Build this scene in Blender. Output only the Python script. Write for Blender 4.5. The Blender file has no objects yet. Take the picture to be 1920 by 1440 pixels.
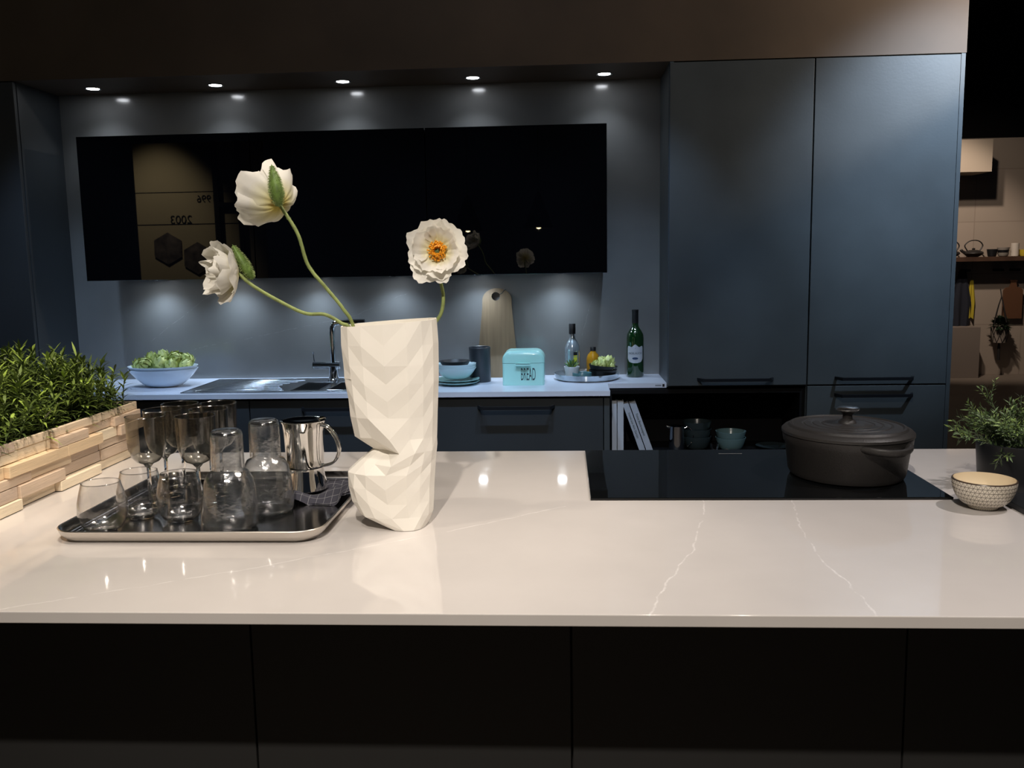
import bpy, bmesh, math, random
from mathutils import Vector, Matrix
from math import sin, cos, pi, radians, sqrt
random.seed(7)
SC = bpy.context.scene
COL = SC.collection

# ------------------------------------------------------------------ camera
F = 1694.9; PITCH, YAW, ROLL = 0.13427, 0.05827, -0.0172667
cam = bpy.data.cameras.new('camera'); co = bpy.data.objects.new('camera', cam); COL.objects.link(co)
cam.sensor_width = 36.0; cam.lens = F/1920*36.0; cam.clip_start = .02; cam.clip_end = 60
fw = Vector((-sin(YAW)*cos(PITCH), cos(YAW)*cos(PITCH), -sin(PITCH)))
rt = Vector((cos(YAW), sin(YAW), 0)); up = rt.cross(fw)
r2 = rt*cos(ROLL)+up*sin(ROLL); u2 = -rt*sin(ROLL)+up*cos(ROLL)
M = Matrix((r2, u2, -fw)).transposed().to_4x4(); M.translation = (0, 0, 1.43)
co.matrix_world = M; SC.camera = co

# ------------------------------------------------------------------ view and world
SC.view_settings.view_transform = 'Standard'; SC.view_settings.look = 'None'
SC.view_settings.gamma = 1; SC.view_settings.use_curve_mapping = False
SC.view_settings.exposure = 0.0
w = bpy.data.worlds.new('world'); SC.world = w; w.use_nodes = True
bg = w.node_tree.nodes['Background']; bg.inputs[0].default_value = (.55, .7, 1, 1); bg.inputs[1].default_value = .012

# ------------------------------------------------------------------ lights of the showroom (ceiling spots above the frame, with added fills)
WARM = (1, .87, .72); COOL = (.54, .73, 1.0); NEUT = (1, .92, .88)
def spot(name, loc, aim, power, col, size=60, blend=.5, rad=.03):
    l = bpy.data.lights.new(name, 'SPOT'); l.energy = power; l.color = col
    l.spot_size = radians(size); l.spot_blend = blend; l.shadow_soft_size = rad
    o = bpy.data.objects.new(name, l); COL.objects.link(o); o.location = loc
    o.rotation_euler = (Vector(aim)-Vector(loc)).to_track_quat('-Z', 'Y').to_euler(); return o
for dx, dy in ((-.18, 0), (.18, 0), (0, .22), (.05, -.25)):
    spot('warm_spot', (.5+dx, 2.2+dy, 3.0), (-.55+dx*.5, 1.8+dy*.5, .92), 27, WARM, 52, .8, .042)
spot('warm_spot', (-.9, 1.3, 3.0), (-.65, 1.8, .92), 34, WARM, 56, .9, .025)
spot('warm_spot', (-.75, 1.35, 3.0), (-1.4, 1.95, 1.0), 130, WARM, 40, .9, .025)  # extra spot added to brighten the planter and its greenery
spot('warm_spot', (.05, .7, 3.0), (.05, 1.5, .9), 22, NEUT, 80, .9, .03)
spot('warm_spot', (-.2, -.45, 3.2), (0, 1.45, .6), 285, (1, .90, .79), 66, .9, .03)
spot('warm_spot', (1.7, 1.7, 3.0), (.8, 1.8, .92), 100, (1, .92, .90), 60, .9, .03)
for x in (-2.0, -1.45, -.9, -.35, .2):
    spot('cool_spot', (x+.1, 2.55, 3.0), (x, 3.78, .95), 72, COOL, 40, .7, .035)
spot('cool_spot', (1.95, 2.55, 2.75), (1.5, 3.72, 1.80), 205, (.64, .80, 1), 50, 1, .05)
spot('warm_spot', (2.3, 3.3, 2.55), (1.3, 3.72, 2.36), 105, (1, .82, .66), 50, .5, .03)
spot('far_spot', (3.6, 9.0, 3.4), (4.6, 11, 1.2), 190, (1, .82, .68), 50, .7, .05)
spot('far_spot', (3.6, 8.6, 3.4), (4.7, 11, 1.9), 60, (1, .82, .68), 60, .8, .05)
spot('display_spot', (-4.0, -.6, 3.2), (-4.0, -1.5, 1.6), 260, (1, .88, .66), 60, .9, .05)
al = bpy.data.lights.new('hall_fill', 'AREA'); al.shape = 'DISK'; al.size = 2.4; al.energy = 7; al.color = (.78, .88, 1)  # added soft disc, standing in for the many lights of the room
ao = bpy.data.objects.new('hall_fill', al); COL.objects.link(ao); ao.location = (-.3, 1.5, 4.0); ao.rotation_euler = (Vector((-.3, 3.6, 1.0))-Vector((-.3, 1.5, 4.0))).to_track_quat('-Z', 'Y').to_euler()

# ------------------------------------------------------------------ materials
def mat(name, col, rough=.5, metal=0, spec=.5, var=0, vscale=8, bump=0, bscale=60, trans=0, ior=1.5, coat=0, emit=None, estr=0, sss=0, stretch=None):
    m = bpy.data.materials.new(name); m.use_nodes = True; nt = m.node_tree; b = nt.nodes['Principled BSDF']
    b.inputs['Base Color'].default_value = (*col, 1); b.inputs['Roughness'].default_value = rough
    b.inputs['Metallic'].default_value = metal; b.inputs['Specular IOR Level'].default_value = spec
    b.inputs['Transmission Weight'].default_value = trans; b.inputs['IOR'].default_value = ior
    b.inputs['Coat Weight'].default_value = coat; b.inputs['Coat Roughness'].default_value = .05
    if sss: b.inputs['Subsurface Weight'].default_value = sss; b.inputs['Subsurface Radius'].default_value = (.01, .01, .008)
    if emit: b.inputs['Emission Color'].default_value = (*emit, 1); b.inputs['Emission Strength'].default_value = estr
    if var or bump:
        tc = nt.nodes.new('ShaderNodeTexCoord'); vec = tc.outputs['Object']
        if stretch:
            mp = nt.nodes.new('ShaderNodeMapping'); mp.inputs['Scale'].default_value = stretch
            nt.links.new(vec, mp.inputs[0]); vec = mp.outputs[0]
    if var:
        n = nt.nodes.new('ShaderNodeTexNoise'); n.inputs['Scale'].default_value = vscale; n.inputs['Detail'].default_value = 5
        nt.links.new(vec, n.inputs['Vector'])
        r = nt.nodes.new('ShaderNodeValToRGB'); r.color_ramp.elements[0].position = .3; r.color_ramp.elements[1].position = .7
        r.color_ramp.elements[0].color = (*[c*(1-var) for c in col], 1); r.color_ramp.elements[1].color = (*[min(1, c*(1+var)) for c in col], 1)
        nt.links.new(n.outputs['Fac'], r.inputs[0]); nt.links.new(r.outputs[0], b.inputs['Base Color'])
    if bump:
        n = nt.nodes.new('ShaderNodeTexNoise'); n.inputs['Scale'].default_value = bscale; n.inputs['Detail'].default_value = 4
        nt.links.new(vec, n.inputs['Vector'])
        bp = nt.nodes.new('ShaderNodeBump'); bp.inputs['Strength'].default_value = bump; bp.inputs['Distance'].default_value = .002
        nt.links.new(n.outputs['Fac'], bp.inputs['Height']); nt.links.new(bp.outputs[0], b.inputs['Normal'])
    return m
def veined(name, base, vein, polylines, width, rough, cloud, spec=.5, var=.06):
    """stone with cloudy tone and thin wandering veins along given lines (x, y or x, z)"""
    m = mat(name, base, rough, spec=spec, var=var, vscale=cloud); nt = m.node_tree; b = nt.nodes['Principled BSDF']
    N = nt.nodes.new; L = nt.links.new
    tc = N('ShaderNodeTexCoord'); nz = N('ShaderNodeTexNoise'); nz.inputs['Scale'].default_value = 22; nz.inputs['Detail'].default_value = 6
    L(tc.outputs['Object'], nz.inputs['Vector'])
    s = N('ShaderNodeVectorMath'); s.operation = 'SUBTRACT'; s.inputs[1].default_value = (.5, .5, .5); L(nz.outputs['Color'], s.inputs[0])
    s2 = N('ShaderNodeVectorMath'); s2.operation = 'SCALE'; s2.inputs['Scale'].default_value = .018; L(s.outputs[0], s2.inputs[0])
    p = N('ShaderNodeVectorMath'); p.operation = 'ADD'; L(tc.outputs['Object'], p.inputs[0]); L(s2.outputs[0], p.inputs[1])
    last = None
    for pl in polylines:
        for a, c in zip(pl, pl[1:]):
            a, c = Vector(a), Vector(c); d = c-a
            q = N('ShaderNodeVectorMath'); q.operation = 'SUBTRACT'; L(p.outputs[0], q.inputs[0]); q.inputs[1].default_value = a
            dt = N('ShaderNodeVectorMath'); dt.operation = 'DOT_PRODUCT'; L(q.outputs[0], dt.inputs[0]); dt.inputs[1].default_value = d/d.length_squared
            cl = N('ShaderNodeClamp'); L(dt.outputs['Value'], cl.inputs[0])
            sc = N('ShaderNodeVectorMath'); sc.operation = 'SCALE'; sc.inputs[0].default_value = d; L(cl.outputs[0], sc.inputs['Scale'])
            e = N('ShaderNodeVectorMath'); e.operation = 'DISTANCE'; L(q.outputs[0], e.inputs[0]); L(sc.outputs[0], e.inputs[1])
            if last is None: last = e.outputs['Value']
            else:
                mn = N('ShaderNodeMath'); mn.operation = 'MINIMUM'; L(last, mn.inputs[0]); L(e.outputs['Value'], mn.inputs[1]); last = mn.outputs[0]
    mr = N('ShaderNodeMapRange'); mr.inputs['From Min'].default_value = width; mr.inputs['From Max'].default_value = 0; L(last, mr.inputs['Value'])
    n2 = N('ShaderNodeTexNoise'); n2.inputs['Scale'].default_value = 40; L(tc.outputs['Object'], n2.inputs['Vector'])
    ml = N('ShaderNodeMath'); ml.operation = 'MULTIPLY'; L(mr.outputs[0], ml.inputs[0]); L(n2.outputs['Fac'], ml.inputs[1])
    mx = N('ShaderNodeMix'); mx.data_type = 'RGBA'; L(ml.outputs[0], mx.inputs[0])
    src = b.inputs['Base Color'].links[0].from_socket; L(src, mx.inputs[6]); mx.inputs[7].default_value = (*vein, 1)
    L(mx.outputs[2], b.inputs['Base Color']); return m
def thin_glass(name, tint, edge=(.6, .6, .6), refl=1.0, milk=0, bump=0):
    """blown glass wall: lets light straight through, mirrors more at grazing angles"""
    m = bpy.data.materials.new(name); m.use_nodes = True; nt = m.node_tree; nt.nodes.clear(); N = nt.nodes.new; L = nt.links.new
    out = N('ShaderNodeOutputMaterial'); tr = N('ShaderNodeBsdfTransparent'); gl = N('ShaderNodeBsdfGlossy'); gl.inputs['Roughness'].default_value = .14
    lw = N('ShaderNodeLayerWeight'); lw.inputs['Blend'].default_value = .5
    cm = N('ShaderNodeMix'); cm.data_type = 'RGBA'; cm.inputs[6].default_value = (*tint, 1); cm.inputs[7].default_value = (*edge, 1)
    pe = N('ShaderNodeMath'); pe.operation = 'POWER'; pe.inputs[1].default_value = 5; L(lw.outputs['Facing'], pe.inputs[0]); L(pe.outputs[0], cm.inputs[0]); L(cm.outputs[2], tr.inputs['Color'])
    pw = N('ShaderNodeMath'); pw.operation = 'POWER'; pw.inputs[1].default_value = 4; L(lw.outputs['Facing'], pw.inputs[0])
    mu = N('ShaderNodeMath'); mu.operation = 'MULTIPLY_ADD'; mu.inputs[1].default_value = .5*refl; mu.inputs[2].default_value = .035*refl; mu.use_clamp = True; L(pw.outputs[0], mu.inputs[0])
    mx = N('ShaderNodeMixShader'); L(mu.outputs[0], mx.inputs[0]); L(tr.outputs[0], mx.inputs[1]); L(gl.outputs[0], mx.inputs[2])
    res = mx.outputs[0]
    if milk:
        df = N('ShaderNodeBsdfTranslucent'); df.inputs[0].default_value = (.8, .85, .88, 1); m2 = N('ShaderNodeMixShader'); m2.inputs[0].default_value = milk; L(res, m2.inputs[1]); L(df.outputs[0], m2.inputs[2]); res = m2.outputs[0]
    if bump:
        tc = N('ShaderNodeTexCoord'); nz = N('ShaderNodeTexNoise'); nz.inputs['Scale'].default_value = 90; L(tc.outputs['Object'], nz.inputs['Vector'])
        bp = N('ShaderNodeBump'); bp.inputs['Strength'].default_value = .35*bump; bp.inputs['Distance'].default_value = .004; L(nz.outputs['Fac'], bp.inputs['Height']); L(bp.outputs[0], gl.inputs['Normal'])
    L(res, out.inputs['Surface']); return m

T = .92
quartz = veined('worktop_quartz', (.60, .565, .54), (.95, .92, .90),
    [[(.118, 1.25, T), (.16, 1.4, T), (.225, 1.563, T), (.281, 1.803, T), (.294, 1.9, T), (.35, 2.4, T)],
     [(-.86, 1.27, T), (-.55, 1.45, T), (-.24, 1.66, T), (0, 1.85, T)], [(.482, 1.9, T), (.444, 1.692, T), (.432, 1.506, T), (.445, 1.403, T), (.443, 1.25, T)]], .0024, .055, 5, spec=.5, var=.04)
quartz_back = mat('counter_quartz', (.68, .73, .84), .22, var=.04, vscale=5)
stone = veined('splashback_stone', (.185, .19, .19), (.36, .37, .37),
    [[(-1.9, 4.06, 1.02), (-1.3, 4.06, 1.13), (-.95, 4.06, 1.2), (-.7, 4.06, 1.3)], [(-1.9, 4.06, 1.1), (-1.5, 4.06, 1.38)], [(-.5, 4.06, 1.38), (-.62, 4.06, 1.0)], [(.08, 4.06, 1.1), (.16, 4.06, 1.36), (.2, 4.06, 1.5)]], .0016, .17, 3, spec=.6, var=.12)
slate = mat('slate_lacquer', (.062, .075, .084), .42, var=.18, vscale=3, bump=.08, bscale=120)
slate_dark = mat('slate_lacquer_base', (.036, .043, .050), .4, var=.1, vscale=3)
edge_blue = mat('slate_edge', (.07, .10, .13), .35)
brown = mat('bronze_panel', (.085, .060, .040), .55, var=.22, vscale=2.5)
blackfront = mat('island_front', (.024, .024, .024), .65, spec=.3)
blackglass = mat('black_glass', (.0015, .0015, .002), .012, spec=.5)
cookglass = mat('cooktop_glass', (.004, .0045, .005), .03, spec=.5)
blackm = mat('matt_black', (.008, .009, .011), .45)
blackint = mat('shelf_black', (.004, .004, .005), .6, spec=.2)
hmetal = mat('handle_metal', (.03, .035, .045), .35, metal=.7)
chrome = mat('chrome', (.86, .84, .8), .06, metal=1)
chromed = mat('chrome_cool', (.75, .78, .82), .08, metal=1)
steel = mat('brushed_steel', (.30, .31, .32), .24, metal=1, bump=.05, bscale=200, stretch=(1, 12, 1))
traym = mat('tray_metal', (.36, .35, .35), .16, metal=1, var=.1, vscale=14)
traymrim = mat('tray_rim', (.66, .62, .57), .3, metal=1)
iron = mat('cast_iron', (.022, .02, .019), .48, bump=.25, bscale=300, spec=.45)
whitepaper = mat('folded_paper', (.90, .86, .78), .7, spec=.2)
petalm = None
glassc = thin_glass('clear_glass', (1, 1, 1), (.38, .38, .37), 2.4, 0, .4)
glasss = thin_glass('smoke_glass', (.79, .785, .76), (.22, .215, .20), 2.2, 0, .3)
glasst = thin_glass('ribbed_glass', (.99, .995, 1), (.45, .48, .50), 3.0, .03, 1)
solidg = mat('solid_glass', (1, 1, 1), .0, trans=1, ior=1.45)
leafd = mat('leaf_dark', (.052, .082, .018), .45, var=.3, vscale=30)
leafm = mat('leaf_mid', (.125, .180, .036), .42, var=.3, vscale=30)
leafl = mat('leaf_light', (.30, .42, .07), .42, var=.25, vscale=30)
soil = mat('planter_fill', (.01, .013, .007), .9)
woods = [mat('wood_%d' % i, c, .65, var=.14, vscale=5, bump=.35, bscale=50, stretch=(3, .8, 14)) for i, c in enumerate([(.74, .60, .44), (.82, .68, .50), (.62, .48, .36), (.84, .72, .54), (.56, .44, .35), (.74, .56, .36)])]
artic = mat('artichoke_green', (.30, .36, .09), .45, var=.25, vscale=30)
artil = mat('artichoke_light', (.60, .66, .24), .45, var=.2, vscale=30)
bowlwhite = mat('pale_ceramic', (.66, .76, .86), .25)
tealc = mat('teal_ceramic', (.30, .52, .50), .25)
mint = mat('mint_enamel', (.42, .80, .75), .22, coat=.3)
darkink = mat('dark_ink', (.03, .06, .07), .5)
canm = mat('anthracite_ceramic', (.022, .028, .036), .4)
boardm = mat('pale_oak', (.19, .135, .08), .5, var=.16, vscale=5, stretch=(14, 14, .8), bump=.1, bscale=60)
winegl = mat('green_bottle_glass', (.006, .032, .008), .04, spec=.8, coat=.5)
silverb = mat('silver_bottle', (.52, .60, .66), .16, metal=.7)
oilb = mat('oil_bottle', (.40, .19, .01), .08, coat=.5)
labelm = mat('label_paper', (.42, .45, .50), .6)
yellow = mat('yellow_print', (.6, .62, .05), .5)
def emis(name, col, s): return mat(name, (0, 0, 0), .5, emit=col, estr=s)

# ------------------------------------------------------------------ mesh tools
class MB:
    def __init__(s): s.v = []; s.f = []; s.m = []
    def add(s, vs, fs, mi=0, mtx=None):
        o = len(s.v); s.v += [tuple(mtx @ Vector(v)) if mtx else tuple(v) for v in vs]
        s.f += [tuple(o+i for i in f) for f in fs]; s.m += [mi]*len(fs); return s
    def box(s, x0, x1, y0, y1, z0, z1, mi=0, mtx=None, r=0, seg=2):
        if r:
            bm = bmesh.new(); bmesh.ops.create_cube(bm, size=1)
            for v in bm.verts: v.co = Vector(((x0+x1)/2+v.co.x*(x1-x0), (y0+y1)/2+v.co.y*(y1-y0), (z0+z1)/2+v.co.z*(z1-z0)))
            bmesh.ops.bevel(bm, geom=bm.edges[:], offset=r, segments=seg, affect='EDGES', profile=.5)
            bm.verts.index_update(); s.add([v.co.copy() for v in bm.verts], [[v.index for v in f.verts] for f in bm.faces], mi, mtx); bm.free(); return s
        vs = [(x, y, z) for z in (z0, z1) for y in (y0, y1) for x in (x0, x1)]
        return s.add(vs, [(0, 2, 3, 1), (4, 5, 7, 6), (0, 1, 5, 4), (2, 6, 7, 3), (0, 4, 6, 2), (1, 3, 7, 5)], mi, mtx)
    def lathe(s, prof, n=48, mi=0, mtx=None, sx=1, sy=1, rot=0):
        """prof: list of (r, z); r = 0 closes to a pole"""
        vs = []; rings = []
        for r, z in prof:
            if r <= 1e-6: rings.append([len(vs)]); vs.append((0, 0, z))
            else:
                rings.append(list(range(len(vs), len(vs)+n)))
                for k in range(n):
                    a = 2*pi*k/n; x, y = r*cos(a)*sx, r*sin(a)*sy
                    vs.append((x*cos(rot)-y*sin(rot), x*sin(rot)+y*cos(rot), z))
        fs = []
        for A, B in zip(rings, rings[1:]):
            for k in range(n):
                k2 = (k+1) % n
                if len(A) == 1 and len(B) == 1: break
                if len(A) == 1: fs.append((A[0], B[k2], B[k]))
                elif len(B) == 1: fs.append((A[k], A[k2], B[0]))
                else: fs.append((A[k], A[k2], B[k2], B[k]))
        return s.add(vs, fs, mi, mtx)
    def tube(s, pts, rad, n=10, mi=0, cap=True, flat=1.0, jit=0):
        pts = [Vector(p) for p in pts]; m = len(pts)
        rr = rad if isinstance(rad, (list, tuple)) else [rad]*m
        vs = []; ref = None
        for i, p in enumerate(pts):
            t = (pts[min(i+1, m-1)]-pts[max(i-1, 0)]).normalized()
            if ref is None: ref = t.orthogonal().normalized()
            ref = (ref-t*ref.dot(t)).normalized(); b = t.cross(ref)
            for k in range(n):
                a = 2*pi*k/n; q = rr[i]*(1+jit*random.uniform(-1, 1))
                vs.append(p+ref*cos(a)*q+b*sin(a)*q*flat)
        fs = [(i*n+k, i*n+(k+1) % n, (i+1)*n+(k+1) % n, (i+1)*n+k) for i in range(m-1) for k in range(n)]
        if cap: fs += [tuple(range(n-1, -1, -1)), tuple(range((m-1)*n, m*n))]
        return s.add(vs, fs, mi)
    def grid(s, fn, nu, nv, mi=0, thick=0):
        P = [[Vector(fn(i/nu, j/nv)) for j in range(nv+1)] for i in range(nu+1)]
        vs = [p for r in P for p in r]; W = nv+1
        fs = [(i*W+j, (i+1)*W+j, (i+1)*W+j+1, i*W+j+1) for i in range(nu) for j in range(nv)]
        return s.add(vs, fs, mi)
    def prism(s, poly, z0, z1, mi=0, mtx=None):
        n = len(poly); vs = [(x, y, z0) for x, y in poly]+[(x, y, z1) for x, y in poly]
        return s.add(vs, [tuple(range(n-1, -1, -1)), tuple(range(n, 2*n))]+[(k, (k+1) % n, n+(k+1) % n, n+k) for k in range(n)], mi, mtx)
    def build(s, name, mats, parent=None, smooth=False, loc=None, mods=None, angle=None):
        me = bpy.data.meshes.new(name); me.from_pydata([tuple(v) for v in s.v], [], s.f)
        for m in (mats if isinstance(mats, (list, tuple)) else [mats]): me.materials.append(m)
        me.polygons.foreach_set('material_index', s.m)
        if smooth: me.polygons.foreach_set('use_smooth', [True]*len(me.polygons))
        bm = bmesh.new(); bm.from_mesh(me)
        if not getattr(s, 'keep', False): bmesh.ops.recalc_face_normals(bm, faces=bm.faces[:])
        if smooth:
            lim = radians(angle or 42)
            for e in bm.edges:
                if len(e.link_faces) == 2 and e.calc_face_angle(0) > lim: e.smooth = False
        bm.to_mesh(me); bm.free(); me.update()
        o = bpy.data.objects.new(name, me); COL.objects.link(o)
        if loc: o.location = loc
        if parent: o.parent = parent
        return o
def tag(o, label, cat, group=None, kind=None):
    if label: o['label'] = label
    if cat: o['category'] = cat
    if group: o['group'] = group
    if kind: o['kind'] = kind
    return o
def thing(name, loc, label, cat, group=None, rz=0):
    o = bpy.data.objects.new(name, None); COL.objects.link(o); o.location = loc; o.rotation_euler = (0, 0, rz); o.empty_display_size = .02
    return tag(o, label, cat, group)
def struct(o): o['kind'] = 'structure'; return o
def copy_tree(o, parent=None):
    c = o.copy(); COL.objects.link(c); c.parent = parent
    for ch in list(o.children): copy_tree(ch, c)
    return c
def text_mesh(txt, size, mat_, name, parent, mtx, sx=1, ext=.0004, align='CENTER'):
    cu = bpy.data.curves.new('t', 'FONT'); cu.body = txt; cu.size = size; cu.extrude = ext; cu.align_x = align; cu.align_y = 'CENTER'
    ob = bpy.data.objects.new('t', cu); me = bpy.data.meshes.new_from_object(ob)
    for v in me.vertices: v.co.x *= sx
    me.transform(mtx); me.materials.clear(); me.materials.append(mat_)
    bpy.data.objects.remove(ob); bpy.data.curves.remove(cu)
    o = bpy.data.objects.new(name, me); COL.objects.link(o)
    if parent: o.parent = parent
    return o
FRONT = lambda x, y, z: Matrix.Translation((x, y, z)) @ Matrix.Rotation(pi/2, 4, 'X')   # writing that faces the camera side
def spline(pts, k=8):
    P = [Vector(p) for p in pts]; P = [P[0]*2-P[1]]+P+[P[-1]*2-P[-2]]; out = []
    for i in range(1, len(P)-2):
        for j in range(k):
            t = j/k; a, b, c, d = P[i-1:i+3]
            out.append(.5*((2*b)+(c-a)*t+(2*a-5*b+4*c-d)*t*t+(-a+3*b-3*c+d)*t**3))
    out.append(P[-2]); return out

# ------------------------------------------------------------------ setting
fl = mat('floor_screed', (.23, .19, .155), .5, var=.12, vscale=1.5)
struct(MB().box(-7, 9, -4, 12, -.1, 0).build('floor', fl))
struct(MB().box(-7, 9, -4, 12, 4.2, 4.3).build('ceiling', mat('ceiling_black', (.004, .004, .005), .9)))
struct(MB().box(-2.9, 1.58, 4.06, 4.12, 0, 2.2).build('wall_back', stone))
tiles = mat('beige_tile', (.42, .35, .29), .55, var=.06, vscale=2)
def brickify(m, c1, c2, mortar, w_, h_, off=0):
    nt = m.node_tree; N = nt.nodes.new; b = nt.nodes['Principled BSDF']; tc = N('ShaderNodeTexCoord'); mp = N('ShaderNodeMapping'); mp.inputs['Rotation'].default_value = (pi/2, 0, 0)
    br = N('ShaderNodeTexBrick'); br.offset = off; br.inputs['Color1'].default_value = (*c1, 1); br.inputs['Color2'].default_value = (*c2, 1); br.inputs['Mortar'].default_value = (*mortar, 1)
    br.inputs['Scale'].default_value = 1; br.inputs['Brick Width'].default_value = w_; br.inputs['Row Height'].default_value = h_; br.inputs['Mortar Size'].default_value = .006
    nt.links.new(tc.outputs['Object'], mp.inputs[0]); nt.links.new(mp.outputs[0], br.inputs['Vector']); nt.links.new(br.outputs[0], b.inputs['Base Color'])
brickify(tiles, (.42, .35, .29), (.39, .33, .27), (.33, .27, .22), .6, .6)
struct(MB().box(1.9, 6.5, 11.0, 11.1, 0, 2.75).build('wall_far', tiles))
struct(MB().box(-7, 9, 11.9, 12, 0, 4.2).build('wall_back_hall', bpy.data.materials['ceiling_black']))
# soffit over the niche and tall cabinets, with the downlights let into it
struct(MB().box(-4.2, 1.562, 3.72, 4.12, 2.2005, 3.3).build('trim_1', brown))

dl_e = emis('downlight_lens', (.92, .95, 1), 30)
downs = ['leftmost', 'second from the left', 'middle one', 'second from the right', 'rightmost']
for i, x in enumerate((-2.016, -1.477, -.926, -.372, .179)):
    t = thing('downlight', (x, 3.925, 2.2), 'round recessed downlight in the brown soffit, %s of the five' % downs[i], 'downlight', 'downlights in the soffit')
    MB().lathe([(.026, .001), (.026, -.001), (.034, -.0025), (.035, 0), (.035, .0004)], 32).build('bezel', chromed, t, True)
    MB().lathe([(0, -.0012), (.026, -.0012)], 32).build('lens', dl_e, t)
    l = bpy.data.lights.new('downlight_beam', 'SPOT'); l.energy = 3.0; l.color = (.85, .92, 1); l.spot_size = radians(110); l.spot_blend = .8; l.shadow_soft_size = .02
    o = bpy.data.objects.new('downlight_beam', l); COL.objects.link(o); o.parent = t; o.location = (0, 0, -.006)

# ------------------------------------------------------------------ bar handles
def bow_handle(x0, x1, yf, z, parent):
    """trapezoid bow handle sticking forward from a front at y = yf"""
    m = MB(); d = .042; a = .018; t = .0045
    m.box(x0+a, x1-a, yf-d-t, yf-d+t, z-.002, z+.010)
    for s, xo, xi in ((1, x0, x0+a), (-1, x1, x1-a)):
        P = [(xo, yf), (xo+s*.009, yf), (xi+s*.009, yf-d+t), (xi, yf-d-t)]
        m.prism(P, z-.002, z+.010)
    return m.build('handle', hmetal, parent)

# ------------------------------------------------------------------ tall cabinets
def tall(name, x0, x1, label, lower):
    t = thing(name, ((x0+x1)/2, 3.72, 0), label, 'cabinet'); cx = (x0+x1)/2
    def P(mb, n, m, **k): o = mb.build(n, m, t, **k); o.location = (-cx, -3.72, 0); return o
    b = MB()
    z0 = .905 if not lower else 0
    b.box(x0, x0+.016, 3.742, 4.059, z0, 2.199).box(x1-.016, x1, 3.722 if lower else 3.742, 4.059, z0, 2.199).box(x0+.016, x1-.016, 3.742, 4.059, 2.18, 2.199).box(x0+.016, x1-.016, 4.03, 4.059, z0, 2.18).box(x0+.016, x1-.016, 3.742, 4.03, z0+.001, z0+.018)
    P(b, 'carcass', slate)
    xe = x1-.018 if lower else x1-.002
    d = MB().box(x0+.002, xe, 3.72, 3.74, .912, 2.196, r=.0012, seg=1); d = P(d, 'door', slate)
    h = bow_handle(*((.545, .855) if not lower else (1.10, 1.415)), 3.72, .935, None); h.parent = d
    if lower:
        d2 = P(MB().box(x0+.002, xe, 3.72, 3.74, .12, .906, r=.0012, seg=1), 'drawer_front', slate)
        h = bow_handle(1.10, 1.415, 3.72, .866, None); h.parent = d2
    return t
tall('tall_cabinet', .4255, .9885, 'tall slate blue cabinet door above the open black shelf niche', False)
tall('tall_cabinet', .9895, 1.56, 'rightmost tall slate blue cabinet with a door and a drawer below', True)
MB().box(.427, .4425, 3.7205, 3.741, .92, 2.199).build('filler_strip', edge_blue, bpy.data.objects['tall_cabinet'], loc=(-.707, -3.72, 0))
t = thing('tall_cabinet', (-2.6, 3.72, 0), 'dark tall cabinet at the left end of the niche, cut by the frame', 'cabinet')
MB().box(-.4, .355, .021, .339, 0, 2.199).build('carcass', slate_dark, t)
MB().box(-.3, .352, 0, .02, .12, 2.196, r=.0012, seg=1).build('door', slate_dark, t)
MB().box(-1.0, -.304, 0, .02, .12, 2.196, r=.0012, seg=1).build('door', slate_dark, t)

# ------------------------------------------------------------------ black glass wall cabinets
strip_e = emis('strip_glow', (.9, .95, 1), 40)
for x0, x1, lb in ((-2.005, -1.279, 'left black glass wall cabinet, behind the left poppies'), (-1.276, -.556, 'middle black glass wall cabinet above the tap'), (-.553, .179, 'right black glass wall cabinet above the cutting board')):
    t = thing('wall_cabinet', ((x0+x1)/2, 3.73, 1.38), lb, 'cabinet', 'black glass wall cabinets'); h = (x1-x0)/2
    MB().box(-h+.001, h-.001, .021, .329, .004, .588).build('carcass', blackm, t)
    MB().box(-h, h, 0, .019, 0, .592, r=.001, seg=1).build('door', blackglass, t)
    for dx in (-.180, .175):
        pk = MB().lathe([(.020, 0), (.020, -.003), (.026, -.004), (.027, 0), (.027, .0035)], 28, mtx=Matrix.Translation((dx, .225, 0))).build('puck_light', chromed, t, True)
        MB().lathe([(0, -.002), (.020, -.002)], 28, mtx=Matrix.Translation((dx, .225, 0))).build('lens', strip_e, pk)
        l = bpy.data.lights.new('puck_beam', 'SPOT'); l.energy = 4.6; l.color = (.66, .82, 1); l.spot_size = radians(135); l.spot_blend = 1; l.shadow_soft_size = .018
        lo_ = bpy.data.objects.new('puck_beam', l); COL.objects.link(lo_); lo_.parent = t; lo_.location = (dx, .225, -.008)
# ------------------------------------------------------------------ back counter and base cabinets
m = MB(); X0, X1 = -2.244, .18
hx0, hx1, hy0, hy1 = -1.135, -.61, 3.60, 3.87
for a, b, c, d in ((X0, hx0, 3.54, 4.059), (hx1, X1, 3.54, 4.059), (hx0, hx1, 3.54, hy0), (hx0, hx1, hy1, 4.059), (X1, .4245, 3.757, 4.059)):
    m.box(a, b, c, d, .9, T)
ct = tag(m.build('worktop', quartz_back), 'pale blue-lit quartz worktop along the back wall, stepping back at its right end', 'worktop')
MB().box(.408, .4165, 3.7562, 3.757, .9045, .9155).build('maker_mark', blackm, ct)
MB().box(.378, .403, 3.7565, 3.757, .9075, .9125).build('maker_mark', mat('mark_grey', (.25, .28, .34), .5), ct)

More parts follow.
